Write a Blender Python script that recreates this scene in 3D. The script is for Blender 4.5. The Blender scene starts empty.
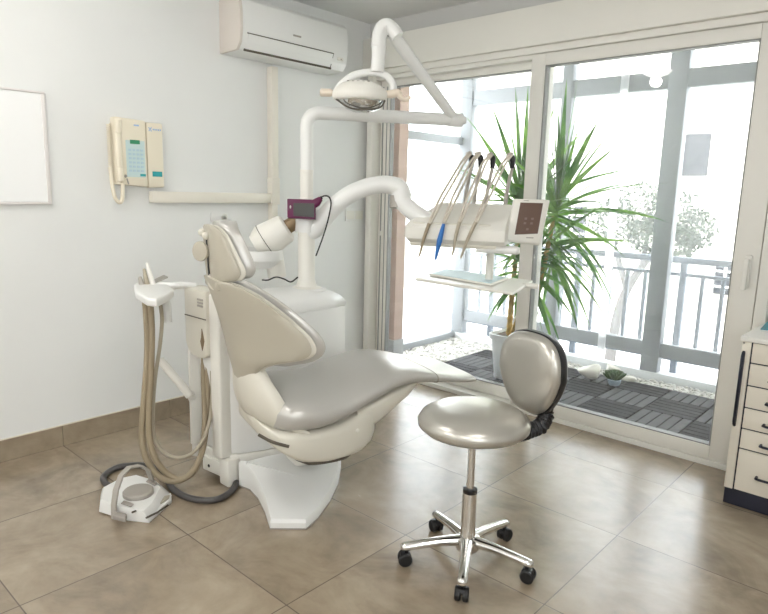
import bpy, bmesh, math, random
from mathutils import Matrix, Vector
from math import sin, cos, pi, radians
random.seed(7)
SC = bpy.context.scene
COL = SC.collection

# ------------------------------------------------------------------ camera, world, lights, exposure
cam_d = bpy.data.cameras.new('camera')
cam_d.sensor_width = 36.0
cam_d.lens = 29.4200
cam_d.clip_start = 0.05
cam_d.clip_end = 200
cam = bpy.data.objects.new('camera', cam_d)
COL.objects.link(cam)
_r = [[0.737557, -0.140065, 0.660599], [0.67484, 0.117402, -0.728565], [0.02449, 0.983157, 0.181112]]
_m = Matrix(((_r[0][0], _r[0][1], _r[0][2]), (_r[1][0], _r[1][1], _r[1][2]), (_r[2][0], _r[2][1], _r[2][2]))).to_4x4()
_m.translation = Vector([3.27333, -3.39067, 1.33333])
cam.matrix_world = _m
SC.camera = cam

world = bpy.data.worlds.new('sky')
SC.world = world
world.use_nodes = True
_bg = world.node_tree.nodes['Background']
_bg.inputs['Color'].default_value = (0.94, 0.97, 1.0, 1)
_bg.inputs['Strength'].default_value = 6.0

VS = SC.view_settings
VS.view_transform = 'Standard'
VS.look = 'None'
VS.gamma = 1.0
VS.use_curve_mapping = False
VS.exposure = 0.24
LAMP_W = 16.0

# ------------------------------------------------------------------ helpers
ROOT = {}

class MB:
    """collects geometry and links it as one mesh object"""
    def __init__(self):
        self.bm = bmesh.new()
    def _merge(self, b, M=None):
        if M is not None:
            bmesh.ops.transform(b, matrix=M, verts=b.verts)
        me = bpy.data.meshes.new('tmp')
        b.to_mesh(me); b.free()
        self.bm.from_mesh(me)
        bpy.data.meshes.remove(me)
    def box(self, c, s, rot=None, bev=0.0, seg=2):
        b = bmesh.new()
        bmesh.ops.create_cube(b, size=1.0)
        bmesh.ops.scale(b, vec=s, verts=b.verts)
        if bev > 0:
            bmesh.ops.bevel(b, geom=list(b.edges), offset=min(bev, min(s) * 0.49), segments=seg, profile=0.5, affect='EDGES')
        M = Matrix.Translation(c)
        if rot is not None:
            M = M @ rot.to_4x4()
        self._merge(b, M)
        return self
    def box2(self, lo, hi, bev=0.0, seg=2):
        c = [(a + b) / 2 for a, b in zip(lo, hi)]
        s = [abs(b - a) for a, b in zip(lo, hi)]
        return self.box(c, s, None, bev, seg)
    def rings(self, rings, cap=True, closed=True):
        bm = self.bm
        vs = [[bm.verts.new(p) for p in r] for r in rings]
        n = len(vs[0])
        for a, b in zip(vs[:-1], vs[1:]):
            for i in range(n if closed else n - 1):
                j = (i + 1) % n
                try: bm.faces.new((a[i], a[j], b[j], b[i]))
                except ValueError: pass
        if cap and closed:
            for r in (vs[0], vs[-1]):
                try: bm.faces.new(r)
                except ValueError: pass
        return self
    def tube(self, pts, r, n=12, sub=0, cap=True):
        pts = [Vector(p) for p in pts]
        rad = list(r) if isinstance(r, (list, tuple)) else [r] * len(pts)
        if sub:
            q, rr = [], []
            N = len(pts)
            for i in range(N - 1):
                p0, p1, p2, p3 = pts[max(i - 1, 0)], pts[i], pts[i + 1], pts[min(i + 2, N - 1)]
                for k in range(sub):
                    t = k / sub
                    q.append(0.5 * ((2 * p1) + (p2 - p0) * t + (2 * p0 - 5 * p1 + 4 * p2 - p3) * t * t + (3 * p1 - p0 - 3 * p2 + p3) * t ** 3))
                    rr.append(rad[i] * (1 - t) + rad[i + 1] * t)
            q.append(pts[-1]); rr.append(rad[-1])
            pts, rad = q, rr
        T = []
        for i in range(len(pts)):
            a, b = pts[max(i - 1, 0)], pts[min(i + 1, len(pts) - 1)]
            T.append((b - a).normalized() if (b - a).length > 1e-9 else Vector((0, 0, 1)))
        up = Vector((0, 0, 1)) if abs(T[0].z) < 0.9 else Vector((1, 0, 0))
        nn = (up - T[0] * up.dot(T[0])).normalized()
        rings = []
        for i, p in enumerate(pts):
            nn = (nn - T[i] * nn.dot(T[i])).normalized()
            bb = T[i].cross(nn)
            rings.append([p + (nn * cos(2 * pi * k / n) + bb * sin(2 * pi * k / n)) * rad[i] for k in range(n)])
        return self.rings(rings, cap)
    def lathe(self, prof, c=(0, 0, 0), M=None, n=28):
        R = []
        for (r, z) in prof:
            r = max(r, 1e-4)
            R.append([Vector((r * cos(2 * pi * k / n), r * sin(2 * pi * k / n), z)) for k in range(n)])
        X = Matrix.Translation(c)
        if M is not None: X = X @ M.to_4x4()
        return self.rings([[X @ p for p in r] for r in R])
    def prism(self, poly, z0, z1, M=None, bev=0.0, top=None):
        b = bmesh.new()
        lo = [b.verts.new((p[0], p[1], z0)) for p in poly]
        tp = top or poly
        hi = [b.verts.new((p[0], p[1], z1)) for p in tp]
        n = len(poly)
        for i in range(n):
            j = (i + 1) % n
            b.faces.new((lo[i], lo[j], hi[j], hi[i]))
        b.faces.new(hi); b.faces.new(lo[::-1])
        bmesh.ops.recalc_face_normals(b, faces=b.faces)
        if bev > 0:
            ed = [e for e in b.edges if len(e.link_faces) == 2 and e.calc_face_angle(0) > radians(25)]
            bmesh.ops.bevel(b, geom=ed, offset=bev, segments=2, profile=0.5, affect='EDGES')
        self._merge(b, M)
        return self
    def ell(self, c, r, rot=None, u=20, v=12):
        b = bmesh.new()
        bmesh.ops.create_uvsphere(b, u_segments=u, v_segments=v, radius=1.0)
        bmesh.ops.scale(b, vec=r, verts=b.verts)
        M = Matrix.Translation(c)
        if rot is not None: M = M @ rot.to_4x4()
        self._merge(b, M)
        return self
    def quad(self, pts):
        vs = [self.bm.verts.new(p) for p in pts]
        self.bm.faces.new(vs)
        return self
    def slab4(self, quad, nrm, th, bev=0.0):
        """thick plate from four corner points, extruded along nrm"""
        b = bmesh.new()
        nrm = Vector(nrm).normalized()
        lo = [b.verts.new(Vector(p)) for p in quad]
        hi = [b.verts.new(Vector(p) + nrm * th) for p in quad]
        n = len(quad)
        for i in range(n):
            j = (i + 1) % n
            b.faces.new((lo[i], lo[j], hi[j], hi[i]))
        b.faces.new(hi); b.faces.new(lo[::-1])
        bmesh.ops.recalc_face_normals(b, faces=b.faces)
        if bev > 0:
            bmesh.ops.bevel(b, geom=list(b.edges), offset=bev, segments=3, profile=0.5, affect='EDGES')
        self._merge(b)
        return self
    def build(self, name, mat, parent=None, world=True, angle=38, smooth=True, subsurf=0):
        bm = self.bm
        bmesh.ops.recalc_face_normals(bm, faces=bm.faces)
        M = ROOT.get(parent.name) if parent is not None else None
        if M is not None and world:
            bmesh.ops.transform(bm, matrix=M.inverted(), verts=bm.verts)
        if smooth:
            for f in bm.faces: f.smooth = True
            for e in bm.edges:
                if len(e.link_faces) == 2 and e.calc_face_angle(0) > radians(angle): e.smooth = False
        me = bpy.data.meshes.new(name)
        bm.to_mesh(me); bm.free()
        me.materials.append(mat)
        o = bpy.data.objects.new(name, me)
        COL.objects.link(o)
        if parent is not None:
            o.parent = parent
            if M is not None: ROOT[o.name] = M
        if subsurf:
            md = o.modifiers.new('smooth', 'SUBSURF'); md.levels = subsurf; md.render_levels = subsurf
        return o

def thing(name, label, cat, loc=(0, 0, 0), rotz=0.0, group=None):
    o = bpy.data.objects.new(name, None)
    o.empty_display_size = 0.1
    COL.objects.link(o)
    o.location = loc; o.rotation_euler = (0, 0, rotz)
    o['label'] = label; o['category'] = cat
    if group: o['group'] = group
    ROOT[o.name] = Matrix.Translation(loc) @ Matrix.Rotation(rotz, 4, 'Z')
    return o
def tag(o, label, cat, group=None, kind=None):
    o['label'] = label; o['category'] = cat
    if group: o['group'] = group
    if kind: o['kind'] = kind
    return o
def struct(o):
    o['kind'] = 'structure'
    return o
def copy_tree(o, parent=None):
    c = o.copy(); COL.objects.link(c)
    if parent is not None: c.parent = parent
    for ch in list(o.children): copy_tree(ch, c)
    return c
def RZ(a): return Matrix.Rotation(a, 3, 'Z')
def align_z(d):
    return Vector((0, 0, 1)).rotation_difference(Vector(d).normalized()).to_matrix()
def lerp(a, b, t): return tuple(x + (y - x) * t for x, y in zip(a, b))

# ------------------------------------------------------------------ materials
def mat(name, col, rough=0.5, metal=0.0, spec=0.5, var=0.0, scale=8.0, bump=0.0, bscale=200.0, coat=0.0, emit=None, estr=0.0):
    m = bpy.data.materials.new(name); m.use_nodes = True
    nt = m.node_tree; p = nt.nodes['Principled BSDF']
    p.inputs['Base Color'].default_value = (*col, 1)
    p.inputs['Roughness'].default_value = rough
    p.inputs['Metallic'].default_value = metal
    p.inputs['Specular IOR Level'].default_value = spec
    p.inputs['Coat Weight'].default_value = coat
    p.inputs['Coat Roughness'].default_value = 0.1
    tc = nt.nodes.new('ShaderNodeTexCoord')
    if var > 0:
        nz = nt.nodes.new('ShaderNodeTexNoise'); nz.inputs['Scale'].default_value = scale; nz.inputs['Detail'].default_value = 5
        nt.links.new(tc.outputs['Object'], nz.inputs['Vector'])
        rp = nt.nodes.new('ShaderNodeMapRange')
        rp.inputs['From Min'].default_value = 0.3; rp.inputs['From Max'].default_value = 0.7
        rp.inputs['To Min'].default_value = 1 - var; rp.inputs['To Max'].default_value = 1 + var
        nt.links.new(nz.outputs['Fac'], rp.inputs['Value'])
        mx = nt.nodes.new('ShaderNodeVectorMath'); mx.operation = 'SCALE'
        mx.inputs[0].default_value = col
        nt.links.new(rp.outputs['Result'], mx.inputs['Scale'])
        nt.links.new(mx.outputs['Vector'], p.inputs['Base Color'])
    if bump > 0:
        n2 = nt.nodes.new('ShaderNodeTexNoise'); n2.inputs['Scale'].default_value = bscale; n2.inputs['Detail'].default_value = 3
        nt.links.new(tc.outputs['Object'], n2.inputs['Vector'])
        bp = nt.nodes.new('ShaderNodeBump'); bp.inputs['Strength'].default_value = bump; bp.inputs['Distance'].default_value = 0.002
        nt.links.new(n2.outputs['Fac'], bp.inputs['Height'])
        nt.links.new(bp.outputs['Normal'], p.inputs['Normal'])
    if emit:
        p.inputs['Emission Color'].default_value = (*emit, 1)
        p.inputs['Emission Strength'].default_value = estr
    return m

def floor_mat(name, grout=True):
    m = bpy.data.materials.new(name); m.use_nodes = True
    nt = m.node_tree; N = nt.nodes; L = nt.links; p = N['Principled BSDF']
    g = N.new('ShaderNodeNewGeometry')
    sep = N.new('ShaderNodeSeparateXYZ'); L.new(g.outputs['Position'], sep.inputs[0])
    def math_(op, a, b=None, c=None):
        n = N.new('ShaderNodeMath'); n.operation = op
        for i, x in enumerate((a, b, c)):
            if x is None: continue
            if isinstance(x, (int, float)): n.inputs[i].default_value = x
            else: L.new(x, n.inputs[i])
        return n.outputs[0]
    ux = math_('DIVIDE', math_('SUBTRACT', sep.outputs['X'], 1.824 - 6.05), 0.605)
    uy = math_('DIVIDE', math_('SUBTRACT', sep.outputs['Y'], -1.632 - 11.94), 0.597)
    dx = math_('MULTIPLY', math_('SUBTRACT', 0.5, math_('ABSOLUTE', math_('SUBTRACT', math_('FRACT', ux), 0.5))), 0.605)
    dy = math_('MULTIPLY', math_('SUBTRACT', 0.5, math_('ABSOLUTE', math_('SUBTRACT', math_('FRACT', uy), 0.5))), 0.597)
    d = math_('MINIMUM', dx, dy)
    gm = N.new('ShaderNodeMapRange'); gm.inputs['From Min'].default_value = 0.0012; gm.inputs['From Max'].default_value = 0.0026
    L.new(d, gm.inputs['Value'])
    # a different cut of stone on every tile
    cmb = N.new('ShaderNodeCombineXYZ')
    L.new(math_('FLOOR', ux), cmb.inputs[0]); L.new(math_('FLOOR', uy), cmb.inputs[1])
    wn = N.new('ShaderNodeTexWhiteNoise'); L.new(cmb.outputs[0], wn.inputs['Vector'])
    off = N.new('ShaderNodeVectorMath'); off.operation = 'MULTIPLY_ADD'
    L.new(wn.outputs['Color'], off.inputs[0]); off.inputs[1].default_value = (9, 9, 0); L.new(g.outputs['Position'], off.inputs[2])
    mp = N.new('ShaderNodeMapping'); mp.inputs['Scale'].default_value = (1.0, 1.2, 1.0); L.new(off.outputs[0], mp.inputs['Vector'])
    n1 = N.new('ShaderNodeTexNoise'); n1.inputs['Scale'].default_value = 2.6; n1.inputs['Detail'].default_value = 8; n1.inputs['Roughness'].default_value = 0.62; n1.inputs['Distortion'].default_value = 0.7
    L.new(mp.outputs[0], n1.inputs['Vector'])
    n2 = N.new('ShaderNodeTexNoise'); n2.inputs['Scale'].default_value = 14; n2.inputs['Detail'].default_value = 6
    L.new(mp.outputs[0], n2.inputs['Vector'])
    mixf = math_('ADD', math_('MULTIPLY', n1.outputs['Fac'], 0.78), math_('MULTIPLY', n2.outputs['Fac'], 0.22))
    cr = N.new('ShaderNodeValToRGB'); L.new(mixf, cr.inputs['Fac'])
    e = cr.color_ramp.elements
    e[0].position = 0.30; e[0].color = (0.19, 0.146, 0.100, 1)
    e[1].position = 0.72; e[1].color = (0.44, 0.365, 0.268, 1)
    e2 = cr.color_ramp.elements.new(0.5); e2.color = (0.31, 0.247, 0.175, 1)
    mx = N.new('ShaderNodeMix'); mx.data_type = 'RGBA'
    L.new(gm.outputs['Result'], mx.inputs['Factor'])
    mx.inputs['A'].default_value = (0.13, 0.10, 0.075, 1)
    L.new(cr.outputs['Color'], mx.inputs['B'])
    L.new((mx.outputs['Result'] if grout else cr.outputs['Color']), p.inputs['Base Color'])
    rr = N.new('ShaderNodeMapRange'); rr.inputs['To Min'].default_value = 0.19; rr.inputs['To Max'].default_value = 0.30
    L.new(n1.outputs['Fac'], rr.inputs['Value']); L.new(rr.outputs['Result'], p.inputs['Roughness'])
    p.inputs['Specular IOR Level'].default_value = 1.0
    bp = N.new('ShaderNodeBump'); bp.inputs['Strength'].default_value = 0.25; bp.inputs['Distance'].default_value = 0.002
    hh = math_('ADD', math_('MULTIPLY', n2.outputs['Fac'], 0.35), gm.outputs['Result'])
    L.new(hh, bp.inputs['Height']); L.new(bp.outputs['Normal'], p.inputs['Normal'])
    return m

def glass_mat(name, veil=0.0):
    m = bpy.data.materials.new(name); m.use_nodes = True
    nt = m.node_tree; N = nt.nodes; L = nt.links
    for n in list(N):
        if n.type == 'BSDF_PRINCIPLED': N.remove(n)
    out = [n for n in N if n.type == 'OUTPUT_MATERIAL'][0]
    tr = N.new('ShaderNodeBsdfTransparent'); tr.inputs['Color'].default_value = (0.97, 0.98, 0.98, 1)
    gl = N.new('ShaderNodeBsdfGlossy'); gl.inputs['Roughness'].default_value = 0.0
    ge = N.new('ShaderNodeNewGeometry')
    io = N.new('ShaderNodeMapRange'); io.inputs['To Min'].default_value = 1.5; io.inputs['To Max'].default_value = 1 / 1.5
    L.new(ge.outputs['Backfacing'], io.inputs['Value'])
    fr = N.new('ShaderNodeFresnel'); L.new(io.outputs['Result'], fr.inputs['IOR'])
    mx = N.new('ShaderNodeMixShader')
    L.new(fr.outputs[0], mx.inputs[0]); L.new(tr.outputs[0], mx.inputs[1]); L.new(gl.outputs[0], mx.inputs[2])
    last = mx.outputs[0]
    if veil > 0:                                   # translucent share that imitates hazy glare on the glass
        df = N.new('ShaderNodeBsdfTranslucent'); df.inputs['Color'].default_value = (0.93, 0.94, 0.95, 1)
        m2 = N.new('ShaderNodeMixShader'); m2.inputs[0].default_value = veil
        L.new(last, m2.inputs[1]); L.new(df.outputs[0], m2.inputs[2]); last = m2.outputs[0]
    L.new(last, out.inputs['Surface'])
    return m

def brick_mat(name):
    m = mat(name, (0.55, 0.33, 0.25), 0.85)
    nt = m.node_tree; N = nt.nodes; L = nt.links; p = N['Principled BSDF']
    tc = N.new('ShaderNodeTexCoord')
    sp = N.new('ShaderNodeSeparateXYZ'); L.new(tc.outputs['Object'], sp.inputs[0])
    cb = N.new('ShaderNodeCombineXYZ'); L.new(sp.outputs['X'], cb.inputs[0]); L.new(sp.outputs['Z'], cb.inputs[1])
    b = N.new('ShaderNodeTexBrick'); b.inputs['Scale'].default_value = 4.0
    b.inputs['Color1'].default_value = (0.52, 0.37, 0.30, 1); b.inputs['Color2'].default_value = (0.60, 0.44, 0.37, 1); b.inputs['Mortar'].default_value = (0.55, 0.42, 0.35, 1)
    b.inputs['Mortar Size'].default_value = 0.012
    L.new(cb.outputs[0], b.inputs['Vector']); L.new(b.outputs['Color'], p.inputs['Base Color'])
    return m

M_wall = mat('wall_paint', (0.84, 0.845, 0.83), 0.85, var=0.012, scale=3, bump=0.08, bscale=260)
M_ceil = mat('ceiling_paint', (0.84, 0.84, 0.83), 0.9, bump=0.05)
M_band = mat('shaded_wall_paint', (0.66, 0.655, 0.635), 0.9, bump=0.06)  # wall paint darkened, the shade above the shutter box put into its colour
M_floor = floor_mat('floor_tiles')
M_base = floor_mat('baseboard_tiles', False)
M_joint = mat('grout', (0.66, 0.60, 0.50), 0.8)
M_pvc = mat('cream_window_profile', (0.86, 0.84, 0.785), 0.38)
M_pvcbox = mat('cream_shutter_box', (0.86, 0.84, 0.78), 0.42)
M_gasket = mat('grey_gasket', (0.30, 0.30, 0.29), 0.6)
M_glass = glass_mat('clear_glass', 0.012)
M_glass2 = glass_mat('veiled_outer_glass', 0.05)  # milky share stands in for the haze over the outside view
M_chrome = mat('polished_chrome', (0.78, 0.77, 0.75), 0.14, metal=1.0)
M_steel = mat('brushed_steel', (0.62, 0.60, 0.57), 0.3, metal=1.0)
M_black = mat('black_plastic', (0.012, 0.012, 0.014), 0.38)
M_rubber = mat('black_rubber', (0.010, 0.010, 0.011), 0.55)
M_white = mat('white_gloss_plastic', (0.84, 0.84, 0.82), 0.28, coat=0.2)
M_offw = mat('warm_white_plastic', (0.82, 0.80, 0.74), 0.32)
M_cream = mat('cream_shell_plastic', (0.47, 0.435, 0.355), 0.36)
M_creamd = mat('cream_rim_plastic', (0.70, 0.67, 0.585), 0.34)
M_silver = mat('silver_leatherette', (0.53, 0.515, 0.485), 0.30, metal=0.3, bump=0.05, bscale=600)
M_silver2 = mat('champagne_leatherette', (0.56, 0.54, 0.495), 0.29, metal=0.7, bump=0.05, bscale=600)
M_gap = mat('shadow_gap_rubber', (0.10, 0.085, 0.065), 0.7)
M_hose = mat('beige_hose', (0.31, 0.25, 0.165), 0.5)
M_hose2 = mat('pale_hose', (0.42, 0.37, 0.28), 0.45)
M_hose3 = mat('pale_silicone_hose', (0.60, 0.55, 0.47), 0.45)
M_dhose = mat('charcoal_hose', (0.075, 0.07, 0.068), 0.5)
M_grey = mat('warm_grey_plastic', (0.40, 0.37, 0.33), 0.45)
M_greyr = mat('grey_rubber', (0.34, 0.31, 0.28), 0.6)
M_trunk = mat('cream_trunking', (0.85, 0.81, 0.72), 0.45)
M_phone = mat('yellowed_phone_plastic', (0.87, 0.80, 0.65), 0.42)
M_phone2 = mat('pale_blue_keypad_card', (0.60, 0.74, 0.74), 0.5)
M_teal = mat('teal_print', (0.03, 0.36, 0.38), 0.5)
M_lcd = mat('green_lcd', (0.05, 0.28, 0.14), 0.3)
M_key = mat('pale_keys', (0.50, 0.66, 0.74), 0.5)
M_blueprint = mat('pale_blue_print', (0.35, 0.50, 0.75), 0.6)
M_ac = mat('ac_white', (0.84, 0.84, 0.82), 0.32)
M_acside = mat('ac_side_beige', (0.74, 0.68, 0.62), 0.45)
M_canvas = mat('white_canvas', (0.95, 0.95, 0.945), 0.7)
M_pframe = mat('pale_frame', (0.80, 0.76, 0.74), 0.5)
M_bronze = mat('bronze_sleeve', (0.22, 0.15, 0.08), 0.35, metal=0.4)
M_magenta = mat('magenta_plastic', (0.11, 0.003, 0.052), 0.35)
M_screen = mat('grey_screen', (0.05, 0.05, 0.045), 0.4)
M_tscreen = mat('brown_touchscreen', (0.13, 0.075, 0.055), 0.2)
M_icon = mat('touch_icon', (0.19, 0.12, 0.095), 0.4)
M_blue = mat('blue_handle', (0.02, 0.16, 0.50), 0.4)
M_liner = mat('pale_blue_liner', (0.55, 0.70, 0.74), 0.5)
M_lampglass = mat('reflector', (0.66, 0.67, 0.66), 0.12, metal=0.9)
M_yellow = mat('yellow_sticker', (0.85, 0.75, 0.05), 0.5)
M_handle = mat('peach_grip', (0.82, 0.72, 0.60), 0.4)
M_cab = mat('cabinet_laminate', (0.83, 0.78, 0.68), 0.42)
M_top = mat('cabinet_worktop', (0.86, 0.85, 0.81), 0.3)
M_navy = mat('navy_lacquer', (0.012, 0.014, 0.030), 0.35)
M_deck = mat('grey_composite_wood', (0.036, 0.035, 0.038), 0.7, spec=0.12, var=0.25, scale=30)
M_deckl = mat('sheen_composite_wood', (0.090, 0.089, 0.092), 0.65, spec=0.15, var=0.2, scale=30)  # same wood as the dark slats, sheen painted in as a lighter colour
M_peb = mat('white_pebbles', (0.72, 0.70, 0.66), 0.7, var=0.25, scale=25)
M_stone = mat('white_stone', (0.80, 0.76, 0.70), 0.8, var=0.1, scale=12, bump=0.4, bscale=40)
M_gbed = mat('gravel_bed', (0.55, 0.52, 0.48), 0.9, var=0.3, scale=60)
M_brick = brick_mat('pinkish_brick')
M_concrete = mat('concrete_plinth', (0.45, 0.45, 0.45), 0.9, var=0.1)
M_alu = mat('grey_blue_aluminium', (0.38, 0.40, 0.42), 0.5, spec=0.3)
M_rail = mat('pale_painted_railing', (0.24, 0.27, 0.31), 0.6, spec=0.1)
M_pot = mat('white_pot', (0.82, 0.84, 0.86), 0.4)
M_soil = mat('soil', (0.10, 0.075, 0.055), 0.95)
M_streak = mat('milky_streak', (0.9, 0.9, 0.9), 0.4)  # bright material for the light streak in the glass
_n = M_streak.node_tree; _t = _n.nodes.new('ShaderNodeBsdfTranslucent'); _t.inputs['Color'].default_value = (.95, .95, .95, 1)
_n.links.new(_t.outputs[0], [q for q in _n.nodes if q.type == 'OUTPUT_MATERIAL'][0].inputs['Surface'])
def leaf_mat(name, c1, c2):
    m = mat(name, c1, 0.4)
    nt = m.node_tree; N = nt.nodes; L = nt.links; p = N['Principled BSDF']
    tc = N.new('ShaderNodeTexCoord'); nz = N.new('ShaderNodeTexNoise'); nz.inputs['Scale'].default_value = 5
    L.new(tc.outputs['Object'], nz.inputs['Vector'])
    cr = N.new('ShaderNodeValToRGB'); cr.color_ramp.elements[0].color = (*c1, 1); cr.color_ramp.elements[1].color = (*c2, 1)
    cr.color_ramp.elements[0].position = 0.4; cr.color_ramp.elements[1].position = 0.62
    L.new(nz.outputs['Fac'], cr.inputs['Fac']); L.new(cr.outputs['Color'], p.inputs['Base Color'])
    tl = N.new('ShaderNodeBsdfTranslucent'); L.new(cr.outputs['Color'], tl.inputs['Color'])
    ms = N.new('ShaderNodeMixShader'); ms.inputs[0].default_value = 0.35
    out = [n for n in N if n.type == 'OUTPUT_MATERIAL'][0]
    L.new(p.outputs[0], ms.inputs[1]); L.new(tl.outputs[0], ms.inputs[2]); L.new(ms.outputs[0], out.inputs['Surface'])
    return m
M_leaf = leaf_mat('dracaena_leaf', (0.055, 0.17, 0.03), (0.22, 0.42, 0.08))
M_succ = leaf_mat('succulent_leaf', (0.08, 0.14, 0.06), (0.16, 0.23, 0.10))
M_trunkp = mat('ringed_golden_bark', (0.48, 0.32, 0.10), 0.8, var=0.35, scale=40)
M_bark = mat('tree_bark', (0.13, 0.125, 0.12), 0.9, spec=0.0)
M_tree = mat('olive_foliage', (0.055, 0.07, 0.05), 0.9, spec=0.0, var=0.3, scale=3)
M_fac = mat('pale_ochre_render', (0.80, 0.76, 0.66), 0.9, var=0.04)
M_fac2 = mat('white_render', (0.84, 0.83, 0.80), 0.9)
M_win = mat('dull_window_glass', (0.03, 0.033, 0.04), 0.5, spec=0.0)
M_red = mat('red_brown_panel', (0.45, 0.20, 0.14), 0.8)
M_ground = mat('pale_paving', (0.75, 0.73, 0.70), 0.9, var=0.05)
M_bulb = mat('led_diffuser', (0.9, 0.9, 0.9), 0.5, emit=(1.0, 0.96, 0.9), estr=9.0)
M_book = mat('teal_cover', (0.03, 0.28, 0.36), 0.35)
M_paper = mat('paper_edge', (0.82, 0.82, 0.80), 0.8)

# ------------------------------------------------------------------ room shell
XR, YB, H = 4.3, -5.4, 2.49
struct(MB().box2((-0.15, YB - 0.15, -0.12), (XR + 0.15, 0.02, 0.0)).build('floor', M_floor))
struct(MB().box2((-0.15, YB - 0.15, H), (XR + 0.15, 0.35, H + 0.15)).build('ceiling', M_ceil))
struct(MB().box2((-0.15, YB - 0.15, 0.0), (0.0, 0.16, H)).build('wall_left', M_wall))
struct(MB().box2((0.0, YB - 0.15, 0.0), (XR, YB, H)).build('wall_back', M_wall))
wr = MB()                                          # opening for an added, unseen window that brings in fill daylight
WY0, WY1, WZ0, WZ1 = -5.0, -3.3, 1.0, 2.2
wr.box2((XR, YB - 0.15, 0.0), (XR + 0.15, WY0, H)).box2((XR, WY1, 0.0), (XR + 0.15, 0.10, H)).box2((XR, WY0, 0.0), (XR + 0.15, WY1, WZ0)).box2((XR, WY0, WZ1), (XR + 0.15, WY1, H))
struct(wr.build('wall_right', M_wall))
wf = MB()
wf.box2((XR + .05, WY0, WZ0), (XR + .11, WY1, WZ0 + .06)).box2((XR + .05, WY0, WZ1 - .06), (XR + .11, WY1, WZ1))
for a in (WY0, (WY0 + WY1) / 2 - .04, WY1 - .06): wf.box2((XR + .05, a, WZ0 + .06), (XR + .11, a + (.08 if a not in (WY0, WY1 - .06) else .06), WZ1 - .06))
w2 = struct(wf.build('fill_window', M_pvc))
MB().box2((XR + .078, WY0 + .06, WZ0 + .06), (XR + .082, WY1 - .06, WZ1 - .06)).build('pane', M_glass, w2, smooth=False)
struct(MB().box2((2.66, 0.0, 0.0), (XR, 0.14, H)).build('wall_window', M_wall))
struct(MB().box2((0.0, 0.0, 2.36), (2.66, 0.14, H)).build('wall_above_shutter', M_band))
# tiled baseboard of the left wall
bb = MB()
ys = [YB, -4.614, -4.017, -3.42, -2.826, -2.229, -1.632, -1.035, -0.438, 0.0]
for a, b in zip(ys[:-1], ys[1:]):
    bb.box2((0.0, a + 0.0012, 0.0), (0.011, b - 0.0012, 0.108), 0.0012, 1)
struct(bb.build('baseboard_left', M_base, angle=20))
struct(MB().box2((0.0, YB, 0.108), (0.009, 0.0, 0.1115)).build('trim_1', M_joint))
bb = MB()
bb.box2((2.70, -0.011, 0.0), (XR, 0.0, 0.108), 0.0012, 1)
struct(bb.build('baseboard_window', M_base))

# round ceiling downlights: one reflected in the door glass, three unseen added for fill
def ceiling_lamp(x, y, label, power, rad=0.13):
    t = thing('ceiling_light', label, 'ceiling light', (x, y, H), 0, 'round ceiling lights')
    MB().lathe([(rad + 0.02, 0.0), (rad + 0.02, -0.012), (rad, -0.016), (rad, -0.006)], (x, y, H), n=40).build('trim_ring', M_white, t)
    MB().lathe([(rad, -0.006), (rad * .97, -0.022), (rad * .8, -0.042), (rad * .5, -0.056), (0.001, -0.062)], (x, y, H), n=40).build('diffuser', M_bulb, t)
    ld = bpy.data.lights.new('downlight', 'POINT'); ld.shadow_soft_size = 0.05; ld.energy = power; ld.color = (1.0, 0.985, 0.96)
    lo = bpy.data.objects.new('lamp_light', ld); COL.objects.link(lo); lo.parent = t; lo.location = (0, 0, -0.105)
    return t
ceiling_lamp(1.02, -2.75, 'round white ceiling downlight above the foot control', LAMP_W * 0.6)
ceiling_lamp(3.10, -2.60, 'round white fill downlight added out of view above the right side of the room', LAMP_W * 0.8)
ceiling_lamp(1.02, -4.55, 'round white fill downlight added out of view at the back on the left', LAMP_W * 1.5)
ceiling_lamp(3.10, -4.55, 'round white fill downlight added out of view at the back on the right', LAMP_W * 1.3)

# ------------------------------------------------------------------ sliding balcony door
bx = MB()
bx.box2((0.0, -0.07, 2.163), (2.66, -0.001, 2.375), 0.006)
struct(bx.build('trim_2', M_pvcbox))                      # roller shutter box
ft = MB()
ft.box2((0.03, -0.045, 2.125), (2.655, 0.09, 2.163), 0.004)
ft.box2((0.03, -0.02, 2.10), (2.655, 0.02, 2.126), 0.003)
ft.box2((0.03, 0.03, 2.10), (2.655, 0.09, 2.126), 0.003)
ft.box2((0.03, -0.045, 0.0), (0.085, 0.09, 2.126), 0.004)
ft.box2((2.605, -0.045, 0.0), (2.655, 0.09, 2.126), 0.004)
ft.box2((0.03, -0.045, -0.005), (2.655, 0.09, 0.028), 0.004)
struct(ft.build('trim_3', M_pvc))                         # fixed outer frame
def sash(name, x0, x1, y0, y1, z0, z1, wl, wr, wt, wb):
    f = MB()
    f.box2((x0, y0, z0), (x0 + wl, y1, z1), 0.005)
    f.box2((x1 - wr, y0, z0), (x1, y1, z1), 0.005)
    f.box2((x0 + wl, y0, z1 - wt), (x1 - wr, y1, z1), 0.005)
    f.box2((x0 + wl, y0, z0), (x1 - wr, y1, z0 + wb), 0.005)
    o = struct(f.build(name, M_pvc))
    g = MB()
    e = 0.006
    yy = (y0 + y1) / 2
    for (a, b) in (((x0 + wl, y0 + .004, z0 + wb), (x0 + wl + e, y1 - .004, z1 - wt)), ((x1 - wr - e, y0 + .004, z0 + wb), (x1 - wr, y1 - .004, z1 - wt)),
                   ((x0 + wl, y0 + .004, z1 - wt - e), (x1 - wr, y1 - .004, z1 - wt)), ((x0 + wl, y0 + .004, z0 + wb), (x1 - wr, y1 - .004, z0 + wb + e))):
        g.box2(a, b)
    g.build('gasket', M_gasket, o)
    MB().box2((x0 + wl + .001, yy - .003, z0 + wb + .001), (x1 - wr - .001, yy + .003, z1 - wt - .001)).build('pane', M_glass, o, smooth=False)
    return o
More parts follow.
